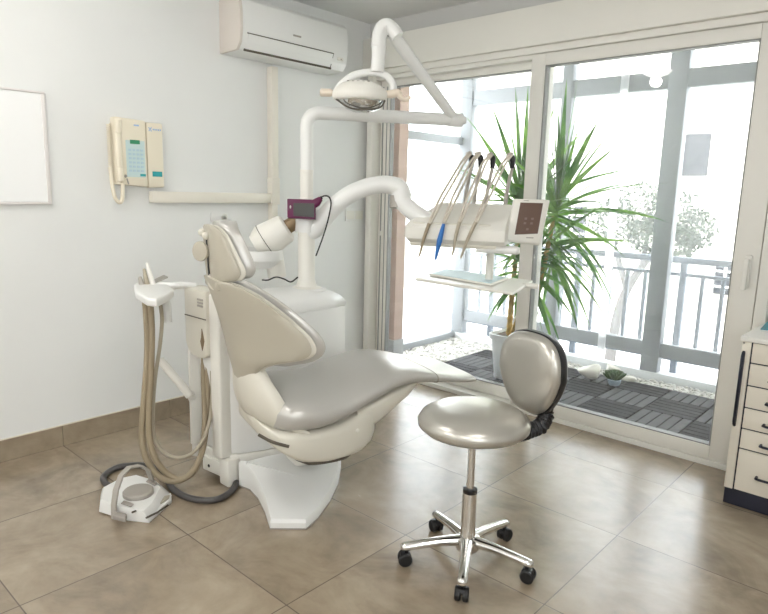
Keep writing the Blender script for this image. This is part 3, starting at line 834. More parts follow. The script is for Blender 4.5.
# cuspidor
cu = MB(); A = [(0.734,-1.590,0.999),(0.774,-1.554,0.995),(0.860,-1.475,1.003)]
cu.lathe([(.02, -.03), (.07, -.04), (.105, -.01), (.118, .04), (.112, .045), (.09, .01), (.02, -.005)], A[1], n=36); cu.lathe([(.118, .0), (.118, .046), (.10, .046), (.10, .0)], A[1], n=36)
cu.build('cuspidor_bowl', M_white, du)
A = [(0.778,-1.532,1.072),(0.809,-1.495,1.107),(0.853,-1.445,1.147),(0.887,-1.404,1.186)]
axis = Vector(A[2]) - Vector(A[0])
jh = MB(); p0 = Vector(A[0]) - axis * .25; jh.tube([p0, p0 + axis * .3, p0 + axis * .42, p0 + axis * 1.25, p0 + axis * 1.32], [.06, .082, .085, .070, .058], 28)
jh.build('joint_housing', M_offw, du)
jl = MB(); jl.tube([p0 + axis * .40, p0 + axis * .425], .0862, 28); jl.build('joint_seam', M_gap, du)
js = MB(); js.tube([p0 + axis * 1.3, p0 + axis * 1.98], [.035, .033], 20); js.tube([p0 + axis * 1.28, p0 + axis * 1.33], .038, 20); js.build('joint_sleeve', M_bronze, du)
jb = MB(); jb.tube([Vector(A[1]) + Vector((0, 0, -.04)), Vector(A[1]) + Vector((.0, .03, -.20))], .045, 20); jb.build('bowl_column', M_offw, du)
# black cables on the cabinet top
cbt = MB(); cbt.tube([(0.843,-1.583,0.903),(0.865,-1.564,0.903),(0.891,-1.537,0.918),(0.920,-1.512,0.910),(0.947,-1.491,0.897),(0.968,-1.466,0.921)], .0035, 8, 5); cbt.build('cable', M_rubber, du)
# support strut and hose hanger
su = MB(); su.tube([(0.610,-1.995,0.537),(0.661,-1.965,0.474),(0.711,-1.935,0.411),(0.737,-1.921,0.375)], .020, 12, 3); su.tube([[(0.735,-1.920,0.384)][0], (0.70, -1.875, 0.30), (0.70, -1.875, 0.06)], .020, 12, 4); su.build('support_strut', M_offw, du)

# magenta pocket camera on the joint
cm = thing('pocket_camera', 'magenta device with grey screen and black cable on the bronze joint', 'camera', [(0.963,-1.430,1.195)][0])
Q = [(0.905,-1.474,1.284),(1.003,-1.385,1.283),(1.016,-1.396,1.192),(0.918,-1.484,1.196)]
MB().slab4(Q, (.66, -.73, .18), .028, .004).build('body', M_magenta, cm)
Q2 = [(0.952,-1.479,1.269),(1.023,-1.414,1.270),(1.032,-1.422,1.207),(0.960,-1.486,1.210)]
MB().slab4(Q2, (.66, -.73, .18), .004, .001).build('screen', M_screen, cm)
ln = MB(); ln.tube([(0.997,-1.411,1.257),(1.016,-1.389,1.276),(1.027,-1.375,1.293)], [.020, .020, .012], 14); ln.build('lens_barrel', M_magenta, cm)
bt = MB(); bt.ell([(0.950,-1.496,1.251)][0], (.004, .004, .008)); bt.build('button', M_pframe, cm)
cc_ = MB(); cc_.tube([(1.013,-1.374,1.290),(1.028,-1.357,1.305),(1.046,-1.341,1.301),(1.058,-1.339,1.268),(1.058,-1.357,1.194),(1.052,-1.383,1.114),(1.040,-1.416,1.025)], .0036, 8, 6)
cc_.tube([(1.018,-1.385,1.286),(1.030,-1.371,1.298)], .008, 10); cc_.build('cable', M_rubber, cm)

# ------------------------------------------------------------------ operating light on its arm
ol = thing('operating_light', 'white dental operating light on a jointed overhead arm', 'operating light', (0.93, -1.38, 1.42))
E0 = Vector((1.347, -0.777, 1.69))
pa = MB()
c1 = Vector((px_, py_, 1.69)); d1 = (E0 - c1).normalized()
bend = [Vector((px_, py_, 1.42)), Vector((px_, py_, 1.52)), Vector((px_, py_, 1.63))]
for k in range(1, 7):
    a = k / 6 * pi / 2
    bend.append(Vector((px_, py_, 1.63)) + d1 * .06 * (1 - cos(a)) + Vector((0, 0, .06 * sin(a))))
bend += [c1 + d1 * .15, E0 - d1 * .01]
pa.tube(bend, .0305, 20); pa.build('swivel_arm', M_white, ol)
MB().tube([Vector((px_, py_, 1.415)), Vector((px_, py_, 1.425))], .033, 20).build('arm_ring', M_offw, ol)
lq = c1 + d1 * .2
MB().box((lq.x, lq.y, lq.z + .0298), (.028, .028, .002), RZ(math.atan2(d1.y, d1.x))).build('sticker', M_yellow, ol)
B = [(1.281,-1.243,2.054),(1.320,-1.216,2.021),(1.265,-1.283,1.954),(1.272,-1.303,1.846)]
TOP = Vector([(1.300,-1.207,2.021)][0])
ba = MB(); ba.tube([E0, TOP], [.024, .029], 20); ba.build('spring_arm', M_white, ol)
el = MB(); el.tube([E0 - d1 * .03, E0 + d1 * .035], .034, 20); el.tube([E0 + d1 * .035, E0 + d1 * .055], .018, 16); el.build('elbow_joint', M_white, ol)
MB().ell(E0 + Vector((-.01, -.03, -.012)), (.008, .008, .006)).build('pivot_screw', M_grey, ol)
nt_ = MB(); nt_.tube([(1.336,-1.207,2.000),(1.316,-1.218,2.029),(1.294,-1.234,2.046),(1.280,-1.250,2.033),(1.276,-1.262,1.998),(1.280,-1.268,1.959),(1.285,-1.274,1.916),(1.290,-1.287,1.843)], [.028, .031, .033, .033, .033, .032, .030, .029], 20, 5)
nt_.tube([(1.281,-1.268,1.957),(1.281,-1.270,1.948)], .0335, 20); nt_.build('drop_tube', M_white, ol)
MB().tube([TOP + Vector((-.005, -.02, -.016)), TOP + Vector((.005, -.03, .02))], .006, 8).build('pivot_gap', M_gap, ol)
yk = MB(); yk.tube([(1.162,-1.411,1.758),(1.177,-1.389,1.793),(1.204,-1.356,1.827),(1.241,-1.318,1.843),(1.286,-1.277,1.845),(1.321,-1.249,1.828),(1.343,-1.239,1.794),(1.347,-1.243,1.760)], .0165, 14, 5); yk.build('yoke', M_white, ol)
HC = Vector([(1.255,-1.356,1.751)][0]); U = Vector((.737, .675, .0))
rot = Matrix.Rotation(math.atan2(U.y, U.x), 3, 'Z')
hd_ = MB(); R = []
for (k, sc, zz) in ((0, .02, .056), (1, .35, .052), (2, .65, .041), (3, .88, .022), (4, .99, .004), (5, 1.0, -.008), (6, .97, -.022), (7, .90, -.030)):
    R.append([HC + rot @ Vector((.122 * sc * cos(2 * pi * i / 36), .085 * sc * sin(2 * pi * i / 36), zz)) for i in range(36)])
hd_.rings(R); hd_.build('lamp_housing', M_offw, ol, angle=70)
lr = MB(); R = []
for (sc, zz) in ((.86, -.028), (.80, -.045), (.62, -.066), (.35, -.078), (.02, -.080)):
    R.append([HC + rot @ Vector((.012 + .115 * sc * cos(2 * pi * i / 36), .08 * sc * sin(2 * pi * i / 36), zz)) for i in range(36)])
lr.rings(R); lr.build('reflector', M_lampglass, ol, angle=70)
rb = MB(); rb.tube([HC + rot @ Vector((-.10, -.03, -.03)), HC + rot @ Vector((-.03, -.05, -.07)), HC + rot @ Vector((.08, -.04, -.065)), HC + rot @ Vector((.11, -.02, -.03))], .004, 8, 5); rb.build('guard_rib', M_gap, ol)
for k in range(5):
    MB().box(HC + rot @ Vector((-.05 + k * .022, -.045, .045)), (.010, .004, .003), rot @ Matrix.Rotation(.45, 3, 'X')).build('vent', M_grey, ol)
g1 = MB(); g1.tube([HC + rot @ Vector((-.118, 0, 0)), HC + rot @ Vector((-.13, 0, 0)), HC + rot @ Vector((-.17, 0, 0.0)), HC + rot @ Vector((-.174, 0, 0))], [.012, .017, .017, .010], 16); g1.build('grip', M_handle, ol)
g2 = MB(); g2.tube([HC + rot @ Vector((.115, 0, 0)), HC + rot @ Vector((.14, 0, 0)), HC + rot @ Vector((.165, 0, .006)), HC + rot @ Vector((.178, 0, -.012)), HC + rot @ Vector((.20, 0, -.022)), HC + rot @ Vector((.222, 0, -.008))], [.016, .018, .017, .011, .010, .008], 14, 4); g2.build('grip', M_handle, ol)

# ------------------------------------------------------------------ delivery console
CC = Vector((1.53, -0.95, 0)); CA = math.atan2(.423, .906)
dl = thing('delivery_console', 'white instrument console with four hoses hanging in front of the window', 'delivery console', CC, CA)
# local frame: x along the console, y to the rear
def bodyprof(x, s=1.0):
    return [(x, -.125, 1.105), (x, -.15, 1.125), (x, -.15, 1.175), (x, -.13, 1.198), (x, 0.0, 1.245), (x, .11, 1.286), (x, .145, 1.28), (x, .155, 1.25), (x, .15, 1.13), (x, .12, 1.105)]
cbm = MB()
R = []
for (x, k) in ((-.232, .86), (-.222, .97), (-.21, 1.0), (0, 1.0), (.13, 1.0), (.215, 1.0), (.228, .97), (.235, .88)):
    R.append([(x + (.115 * (p[1] + .15) / .305 if x < 0 else 0) * (1 if x < -.1 else .0), p[1] * k, 1.18 + (p[2] - 1.18) * k) for p in bodyprof(x)])
cbm.rings(R)
cbm.build('console_body', M_offw, dl, world=False, angle=30)
un = MB(); un.box((-.01, 0.0, 1.10), (.40, .25, .022), None, .008); un.build('underside', M_creamd, dl, world=False)
rg = MB(); rg.tube([(.10, -.10, 1.09), (.28, -.10, 1.088)], .019, 18); rg.tube([(.28, -.10, 1.088), (.292, -.10, 1.088)], [.019, .014], 18); rg.build('grab_bar', M_white, dl, world=False)
ps = MB(); 
for i in range(5): ps.box((-.165 + i * .075, -.13, 1.19), (.056, .012, .02), None, .004)
ps.build('holder_pocket', M_creamd, dl, world=False)
tips = [(-.150, 1.043), (-.071, 1.035), (.002, 1.058), (.043, 1.048)]
holds = [(-.112, 1.196), (-.045, 1.206), (.026, 1.208), (.099, 1.21)]
tops = [(.015, 1.524), (.058, 1.524), (.116, 1.520), (.209, 1.521)]
for i in range(4):
    (tx, tz), (hx, hz), (wx, wz) = tips[i], holds[i], tops[i]
    wh = MB(); wh.tube([(wx - .02, .125, 1.26), (wx - .012, .125, 1.36), (wx + .005, .125, 1.46)], [.011, .009, .008], 12, 3); w_o = wh.build('whip_arm', M_grey, dl, world=False)
    eb = MB(); eb.tube([(wx + .004, .125, 1.455), (wx + .004, .125, 1.50), (wx - .004, .115, wz - .012)], [.010, .015, .010], 12, 3); eb.build('elbow', M_black, w_o, world=False)
    ec = MB(); ec.box((wx - .008, .115, wz - .004), (.030, .022, .020), Matrix.Rotation(-.3, 3, 'Y'), .005); ec.build('elbow_cap', M_grey, w_o, world=False)
    ins_ = MB()
    if i == 1:
        ins_.tube([(hx, -.155, hz - .01), ((hx + tx) / 2 , -.17, (hz + tz) / 2), (tx, -.18, tz)], [.007, .013, .004], 12, 4)
        io = ins_.build('instrument', M_blue, dl, world=False)
    else:
        ins_.tube([(hx, -.155, hz), ((hx + tx) / 2, -.165, (hz + tz) / 2 + .01), (tx + .006, -.175, tz + .02), (tx, -.18, tz)], [.0085, .008, .005, .0035], 12, 3)
        io = ins_.build('instrument', M_hose2 if i else M_hose, dl, world=False)
    ho = MB()
    for o_ in (-.010, .010):
        ho.tube([(wx - .004 + o_ * .6, .105, wz - .006), (wx - .030 + o_ * .8, .085, wz - .045), (wx * .62 + hx * .38 - .012 + o_, .01, wz * .62 + hz * .38 - .004), (wx * .3 + hx * .7 + o_, -.085, wz * .3 + hz * .7 + .012), (hx + o_ * .4, -.155, hz - .005)], .0056, 8, 5)
    ho.build('supply_hose', M_hose3, io, world=False)
# touch panel
TP = [(1.761,-0.869,1.314),(1.883,-0.758,1.313),(1.879,-0.813,1.110),(1.759,-0.917,1.126)]
nrm = Vector((.60, -.72, .30))
cp = MB(); cp.slab4([Vector(p) - nrm.normalized() * .018 for p in TP], nrm, .030, .010); cp_o = cp.build('control_panel', M_offw, dl)
off = nrm.normalized() * .0125
W0 = Vector(TP[0]); W1 = Vector(TP[1]) - W0; W2 = Vector(TP[3]) - W0
def pp(u_, v_): return W0 + W1 * (u_ + 0) + W2 * v_ + off
MB().slab4([pp(.20, .10), pp(.82, .10), pp(.84, .82), pp(.22, .86)], nrm, .0015).build('touch_screen', M_tscreen, cp_o)
for (a_, b_) in ((.40, .45), (.58, .45), (.40, .56), (.58, .56), (.5, .70)):
    MB().slab4([pp(a_, b_) + off * .14, pp(a_ + .07, b_) + off * .14, pp(a_ + .07, b_ + .05) + off * .14, pp(a_, b_ + .05) + off * .14], nrm, .0006).build('icon', M_icon, cp_o)
MB().slab4([pp(.55, .91), pp(.75, .91), pp(.75, .935), pp(.55, .935)], nrm, .001).build('logo', M_grey, cp_o)
MB().slab4([pp(.28, .045), pp(.42, .045), pp(.42, .06), pp(.28, .06)], nrm, .001).build('logo', M_grey, cp_o)
an = MB(); an.tube([(.20, .05, 1.19), (.275, .02, 1.20)], .03, 14); an.build('panel_bracket', M_offw, dl, world=False)
# carrying arm from the post
am = MB(); am.tube([(0.939,-1.372,1.130),(0.974,-1.346,1.161),(1.015,-1.305,1.234),(1.063,-1.259,1.297),(1.121,-1.209,1.339),(1.185,-1.159,1.363),(1.231,-1.117,1.364),(1.269,-1.087,1.346),(1.287,-1.081,1.305)], [.045, .046, .045, .043, .042, .042, .043, .043, .042], 24, 5)
am.build('carrying_arm', M_white, dl)
am = MB(); am.tube([(1.274,-1.086,1.332),(1.284,-1.087,1.290)], .046, 22); am.tube([(1.276,-1.093,1.295),(1.339,-1.076,1.245),(1.393,-1.050,1.209),(1.461,-1.012,1.170)], [.040, .042, .042, .04], 22, 3); am.build('carrying_joint', M_white, dl)
am = MB(); am.tube([(1.260,-1.104,1.313),(1.268,-1.111,1.257)], .030, 16); am.build('joint_pin', M_grey, dl)
# tray table below
sm_ = MB(); sm_.tube([(.15, 0.0, 1.10), (.15, 0.0, .935)], .018, 16); sm_.build('tray_stem', M_offw, dl, world=False)
TT = [(1.358,-1.061,0.925),(1.233,-0.711,0.925),(1.764,-0.647,0.925),(1.911,-1.073,0.925)]
tt = MB(); tt.slab4(TT, (0, 0, -1), .014, .006); t_o = tt.build('tray_table', M_offw, dl)
gr = MB(); cr_ = lerp(TT[2], TT[3], .35)
gr.tube([Vector(cr_) + Vector((-.02, 0, -.008)), Vector(cr_) + Vector((.05, .02, -.008))], .013, 12); gr.build('tray_grip', M_offw, t_o)
# paper lined instrument tray resting on the table
TI = [(1.352,-0.944,0.927),(1.277,-0.713,0.927),(1.686,-0.743,0.927),(1.763,-1.009,0.927)]
it = thing('instrument_tray', 'shallow instrument tray lined with pale blue paper on the tray table', 'tray', TI[0])
MB().slab4(TI, (0, 0, 1), .010, .003).build('tray', M_offw, it)
cI = lerp(lerp(TI[0], TI[2], .5), lerp(TI[1], TI[3], .5), .5)
TI2 = [tuple(c + (a - c) * .93 for a, c in zip(p, cI)) for p in TI]
MB().slab4([(p[0], p[1], p[2] + .010) for p in TI2], (0, 0, 1), .0015).build('tray_liner', M_liner, it)

# ------------------------------------------------------------------ assistant's suction holder
sc_ = thing('suction_holder', 'white suction holder with beige hoses beside the left of the chair', 'suction unit', (0.72, -1.95, 0.88))
am = MB(); am.tube([(0.756,-1.884,0.892),(0.734,-1.931,0.898),(0.713,-1.978,0.895),(0.674,-2.015,0.889)], [.013, .015, .018, .024], 18, 4); am.build('holder_arm', M_white, sc_)
hh = MB()
HQ = [(0.618,-2.109,0.905),(0.801,-2.192,0.905),(0.973,-2.233,0.905),(1.030,-2.218,0.905),(0.951,-2.128,0.905),(0.850,-2.045,0.905),(0.647,-1.971,0.905),(0.456,-1.948,0.905),(0.490,-2.015,0.905)]
hh.slab4(HQ, (0, 0, -1), .035, .010); hh.build('holder_head', M_white, sc_)
dp = MB(); DQ = [(0.595,-2.015,0.903),(0.450,-1.873,0.903),(0.523,-1.892,0.903),(0.661,-2.031,0.903)]
dp.slab4(DQ, (0, 0, 1), .006); dp.build('keypad', M_grey, sc_)
def suction(top, bot, r0, r1, m1):
    q = MB(); a, b = Vector(top), Vector(bot); q.tube([a, lerp(a, b, .3), lerp(a, b, .7), b], [r0 * .6, r0, r1, r1 * .9], 14, 3)
    return q.build('suction_handle', m1, sc_)
s1 = suction([(0.631,-2.084,0.935)][0], [(0.680,-2.090,0.840)][0], .012, .014, M_grey)
s2 = suction([(0.620,-2.058,0.968)][0], [(0.687,-2.071,0.839)][0], .010, .014, M_hose2)
s3 = suction([(0.616,-2.041,0.993)][0], [(0.700,-2.044,0.842)][0], .010, .013, M_offw)
s4 = suction([(0.701,-2.002,0.842)][0], [(0.704,-1.999,0.733)][0], .020, .020, M_white)
def hose(pts, r, m, parent):
    q = MB(); q.tube(pts, r, 10, 7); return q.build('hose', m, parent)
hose([(0.689,-2.095,0.842),(0.714,-2.104,0.713),(0.733,-2.120,0.584),(0.747,-2.149,0.412),(0.762,-2.173,0.262),(0.789,-2.173,0.164),(0.829,-2.142,0.087),(0.873,-2.096,0.058),(0.901,-2.039,0.073),(0.913,-1.984,0.144),(0.890,-1.936,0.256),(0.849,-1.895,0.401),(0.803,-1.861,0.598)], .0135, M_hose, s1)
hose([(0.706,-2.080,0.842),(0.730,-2.090,0.714),(0.752,-2.113,0.542),(0.770,-2.140,0.370),(0.791,-2.152,0.241),(0.823,-2.145,0.156),(0.852,-2.107,0.088),(0.886,-2.069,0.063),(0.909,-2.014,0.091),(0.906,-1.968,0.175),(0.880,-1.933,0.300),(0.820,-1.897,0.443),(0.781,-1.868,0.595)], .0135, M_hose, s2)
hose([(0.702,-2.032,0.827),(0.720,-2.036,0.749),(0.729,-2.055,0.640),(0.734,-2.088,0.487),(0.749,-2.112,0.334),(0.771,-2.119,0.226),(0.816,-2.093,0.166),(0.867,-2.050,0.152),(0.903,-1.997,0.183),(0.918,-1.948,0.267),(0.891,-1.901,0.390),(0.830,-1.862,0.603)], .0085, M_hose2, s3)

# ------------------------------------------------------------------ foot control
fc = thing('foot_control', 'white dental foot control with grey disc and strap handle on floor', 'foot control', (0.86, -2.25, 0))
FO = [(0.815,-2.397,0.000),(0.948,-2.355,0.000),(1.036,-2.294,0.000),(0.997,-2.226,0.000),(0.899,-2.117,0.000),(0.776,-2.108,0.000),(0.686,-2.156,0.000),(0.649,-2.222,0.000),(0.676,-2.329,0.000)]
top = [(0.809,-2.383,0.055),(0.933,-2.353,0.055),(1.022,-2.310,0.055),(0.986,-2.253,0.055),(0.883,-2.163,0.055),(0.778,-2.154,0.055),(0.698,-2.178,0.055),(0.680,-2.239,0.055),(0.713,-2.329,0.055)]
fbm = MB()
R0 = [(p[0], p[1], .006) for p in FO]
fbm.rings([R0, [(lerp(a, b, .5)[0], lerp(a, b, .5)[1], .040) for a, b in zip(FO, top)], top]); fbm.build('pedal_body', M_white, fc, angle=30)
fp = MB(); F2 = [(0.929,-2.363,0.000),(1.036,-2.294,0.000),(0.947,-2.145,0.000),(0.896,-2.120,0.000),(0.882,-2.210,0.000)]; fp.prism([p[:2] for p in F2][::-1], 0.0, .022, None, .004); fp.build('front_plate', M_white, fc)
F3 = [(0.989,-2.265,0.023),(0.947,-2.157,0.023),(0.926,-2.141,0.023),(0.899,-2.218,0.023)]; fp = MB(); fp.prism([p[:2] for p in F3], .022, .030, None, .003); fp.build('side_pedal', M_cream, fc)
for sp in ([(0.994,-2.342,0.050),(0.990,-2.306,0.050),(0.976,-2.256,0.050)], [(1.035,-2.305,0.028),(1.025,-2.248,0.028),(1.000,-2.191,0.028)]): MB().tube(sp, .004, 8).build('slot_gap', M_gap, fc)
ctr_ = [(0.876,-2.256,0.058)][0]
MB().lathe([(.062, 0.0), (.062, .014), (.056, .020), (.001, .021)], (ctr_[0], ctr_[1], .056), n=36).build('pedal_disc', M_grey, fc)
for q in ([(0.912,-2.348,0.058),(0.967,-2.333,0.058),(0.953,-2.313,0.058),(0.896,-2.328,0.058)], [(0.799,-2.183,0.058),(0.861,-2.174,0.058),(0.850,-2.159,0.058),(0.787,-2.167,0.058)]):
    MB().slab4(q, (0, 0, 1), .004, .001).build('foot_button', M_greyr, fc)
S = [(0.919,-2.382,0.008),(0.911,-2.376,0.064),(0.899,-2.359,0.119),(0.869,-2.322,0.157),(0.851,-2.279,0.174),(0.829,-2.221,0.157),(0.812,-2.178,0.117),(0.800,-2.160,0.069),(0.800,-2.157,0.021)]
hs_ = MB(); R = []
for i, p in enumerate(S):
    p = Vector(p); t_ = (Vector(S[min(i + 1, len(S) - 1)]) - Vector(S[max(i - 1, 0)])).normalized()
    wv = Vector((.8, .3, 0)); wv = (wv - t_ * wv.dot(t_)).normalized(); nv = t_.cross(wv)
    R.append([p + wv * .012 + nv * .004, p - wv * .012 + nv * .004, p - wv * .012 - nv * .004, p + wv * .012 - nv * .004])
hs_.rings(R); hs_.build('strap_handle', M_grey, fc, angle=80)
bk = MB(); B2 = [(0.962,-2.405,0.030),(1.020,-2.380,0.030),(0.986,-2.359,0.030),(0.925,-2.388,0.030)]; bk.slab4(B2, (0, 0, 1), .02, .004); bk.build('strap_buckle', M_greyr, fc)
# charcoal control hose on the floor
fh = MB()
fh.tube([(0.680,-2.263,0.016),(0.612,-2.277,0.016),(0.528,-2.249,0.016),(0.484,-2.173,0.016),(0.503,-2.114,0.016),(0.553,-2.064,0.016),(0.624,-2.046,0.016),(0.743,-2.060,0.016),(0.852,-2.090,0.016),(0.955,-2.092,0.016),(1.035,-2.063,0.016),(1.079,-2.012,0.016),(1.072,-1.948,0.016),(1.030,-1.883,0.016),(0.966,-1.834,0.016)], .014, 12, 6)
fh.build('control_hose', M_dhose, fc)

# ------------------------------------------------------------------ stool
SX, SY = 2.10, -1.61
stl = thing('operator_stool', 'silver upholstered swivel stool on chrome five-star base with castors', 'stool', (SX, SY, 0))
MB().lathe([(.001, .510), (.12, .508), (.178, .514), (.196, .530), (.198, .546), (.187, .566), (.155, .585), (.095, .595), (.001, .597)], (SX, SY, 0), n=48).build('seat', M_silver2, stl, angle=60)
MB().lathe([(.001, .493), (.10, .495), (.13, .510), (.001, .511)], (SX, SY, 0), n=32).build('seat_plate', M_black, stl)
MB().lathe([(.0135, .27), (.0135, .498)], (SX, SY, 0), n=20).build('piston', M_chrome, stl)
MB().lathe([(.024, .272), (.026, .275), (.026, .288), (.016, .290)], (SX, SY, 0), n=20).build('collar', M_black, stl)
MB().lathe([(.034, .085), (.0275, .10), (.026, .274), (.02, .274)], (SX, SY, 0), n=24).build('column', M_chrome, stl)
MB().lathe([(.001, .052), (.042, .055), (.05, .075), (.045, .098), (.03, .106), (.001, .106)], (SX, SY, 0), n=24).build('hub', M_chrome, stl)
LX = [radians(-131), radians(-59), radians(13), radians(85), radians(157)]
leg0 = None
for a in LX:
    if leg0 is None:
        l_ = MB(); R = []
        for (r, z, w, h) in ((.03, .088, .024, .020), (.10, .086, .020, .017), (.17, .078, .0185, .016), (.22, .071, .018, .0155), (.238, .069, .017, .0145), (.245, .068, .010, .009)):
            R.append([(r, w * cos(2 * pi * k / 16), z + h * sin(2 * pi * k / 16)) for k in range(16)])
        l_.rings(R); leg0 = l_.build('leg', M_chrome, stl, world=False, angle=60); leg0.rotation_euler = (0, 0, a)
        leg = leg0
        st_ = MB(); st_.tube([(.224, 0, .066), (.224, 0, .045)], .008, 10); st_.build('caster_stem', M_black, leg, world=False)
        for s in (-1, 1):
            w_ = MB(); w_.lathe([(.006, -.010), (.020, -.010), (.0245, -.006), (.0245, .006), (.020, .010), (.006, .010)], (.230, s * .0135, .0245), Matrix.Rotation(pi / 2, 3, 'X'), 24); w_.build('caster_wheel', M_rubber, leg, world=False)
        w_ = MB(); w_.box((.228, 0, .036), (.040, .036, .022), None, .009, 3); w_.build('caster_hood', M_black, leg, world=False)
    else:
        leg = copy_tree(leg0, stl); leg.rotation_euler = (0, 0, a)
# stool backrest
bn = Vector((-.28, -.96, .0)).normalized(); bw = Vector((-bn.y, bn.x, 0)); BC = Vector((2.180, -1.365, .690))
bw = Vector((.96, -.28, 0)).normalized()
def back_outline(n=48, k=1.0):
    out = []
    for i in range(n):
        a = 2 * pi * i / n
        c, s = cos(a), sin(a)
        y = .152 * (1 if c >= 0 else -1) * abs(c) ** .72
        z = .152 * (1 if s >= 0 else -1) * abs(s) ** .72
        if z < 0: y *= 1 + z * 2.0
        out.append((y * k, z * k))
    return out
def back_pad(layers, m, name):
    b = MB(); R = []
    for (k, o_) in layers:
        R.append([BC + bw * y + Vector((0, 0, z)) + bn * (o_ + .35 * y * y) for y, z in back_outline(k=k)])
    b.rings(R); return b.build(name, m, stl, angle=60)
back_pad([(.02, .045), (.5, .043), (.8, .036), (.94, .024), (.99, .008), (.985, .0)], M_silver2, 'backrest')
back_pad([(.985, .002), (1.02, .0), (1.025, -.02), (.97, -.034), (.5, -.040), (.02, -.041)], M_black, 'backrest_shell')
bl = MB()
pth = [Vector((SX, SY, .495)) + Vector((.11, .11, 0)), Vector((2.225, -1.46, .498)), Vector((2.248, -1.40, .508)), Vector((2.245, -1.355, .535)), Vector((2.225, -1.335, .57)), Vector((2.21, -1.33, .61))]
q, n_seg = [], 8
sub = []
for i in range(len(pth) - 1):
    for k in range(n_seg): sub.append(pth[i].lerp(pth[i + 1], k / n_seg))
sub.append(pth[-1])
rad = [(.024 if (i % 2) else .030) for i in range(len(sub))]
bl.tube(sub, rad, 14); bl.build('bellows_bracket', M_black, stl, angle=15)

# ------------------------------------------------------------------ drawer cabinet on the right
cb_ = thing('drawer_cabinet', 'cream drawer cabinet with dark bar handles right of the balcony door', 'cabinet', (2.95, -0.22, 0))
CX0, CX1, CF = 2.655, 3.26, -0.43
MB().box2((CX0, CF + .02, .078), (CX1, -0.03, .745), .002).build('carcass', M_cab, cb_)
MB().box2((CX0 + .01, CF + .03, 0.0), (CX1, -0.04, .078)).box2((CX0 + .002, CF + .012, 0.004), (CX1, CF + .03, .078)).build('plinth', M_navy, cb_)
MB().box2((CX0, CF, .080), (CX0 + .034, CF + .02, .745), .002).build('side_strip', M_cab, cb_)
MB().box2((CX0 - .006, CF - .012, .746), (CX1 + .01, -0.012, .768), .003).build('worktop', M_top, cb_)
vh_ = MB(); vh_.tube([(CX0 + .010, CF - .001, .70), (CX0 + .010, CF - .018, .685), (CX0 + .010, CF - .018, .39), (CX0 + .010, CF - .001, .37)], .006, 10, 1); vh_.box2((CX0 + .003, CF - .012, .372), (CX0 + .017, CF - .002, .70), .004); vh_.build('side_handle', M_navy, cb_)
MB().box2((CX0 + .034, CF + .006, .080), (CX1, CF + .022, .745)).build('drawer_gap', M_navy, cb_)
zz = [.745, .655, .556, .458, .364, .273, .080]
for i in range(6):
    d_ = MB().box2((CX0 + .040, CF, zz[i + 1] + .003), (CX1 - .004, CF + .018, zz[i] - .003), .002).build('drawer', M_cab, cb_)
    hz_ = zz[i + 1] + (.038 if i < 5 else .085)
    h_ = MB(); xa, xb = 2.775, 3.10
    h_.tube([(xa, CF - .0, hz_), (xa, CF - .022, hz_), (xa + .012, CF - .028, hz_), (xb - .012, CF - .028, hz_), (xb, CF - .022, hz_), (xb, CF, hz_)], .0055, 10)
    h_.build('drawer_handle', M_navy, d_)
MB().ell((CX0 + .006, CF - .002, .738), (.004, .003, .004)).build('screw_cap', M_grey, cb_)
bk_ = thing('magazine', 'teal covered magazine lying on the cream drawer cabinet', 'magazine', (2.80, -.2, .768))
MB().box((2.83, -.17, .774), (.30, .21, .010), RZ(.08)).build('pages', M_paper, bk_)
MB().box((2.83, -.17, .781), (.304, .214, .003), RZ(.08)).build('cover', M_book, bk_)

# ------------------------------------------------------------------ plants and stones on the balcony
pt = thing('potted_dracaena', 'tall green spiky dracaena in white pot on the balcony deck', 'potted plant', (1.03, .44, .04))
po = MB(); R = []
for (w, z) in ((.085, .04), (.09, .045), (.118, .325), (.132, .33), (.134, .365), (.124, .368), (.118, .345)):
    r = []
    for k in range(32):
        a = 2 * pi * k / 32; c, s = cos(a), sin(a)
        r.append((1.03 + w * (1 if c >= 0 else -1) * abs(c) ** .45, .44 + w * (1 if s >= 0 else -1) * abs(s) ** .45, z))
    R.append(r)
po.rings(R); po.build('pot', M_pot, pt, angle=50)
MB().box2((.925, .335, .335), (1.135, .545, .350)).build('soil', M_soil, pt)
rd = random.Random(11)
stems = [([(1.00, .45, .34), (1.01, .44, .6), (1.03, .43, .95), (1.05, .43, 1.22)], [.020, .019, .016, .012]), ([(1.08, .42, .34), (1.17, .42, .5), (1.23, .42, .72), (1.27, .42, 1.0), (1.30, .43, 1.25)], [.021, .021, .020, .016, .012]), ([(1.05, .40, .34), (1.10, .38, .5), (1.14, .37, .78)], [.016, .015, .010])]
for pts_, rads in stems:
    q = MB(); P_ = []; 
    N_ = 30
    ppp = pts_
    for k in range(N_ + 1):
        t = k / N_ * (len(ppp) - 1); i = min(int(t), len(ppp) - 2); fr_ = t - i
        P_.append((Vector(lerp(ppp[i], ppp[i + 1], fr_)), (rads[i] * (1 - fr_) + rads[i + 1] * fr_) * (1.12 if k % 2 else .9)))
    q.tube([p[0] for p in P_], [p[1] for p in P_], 10); q.build('stem', M_trunkp, pt)
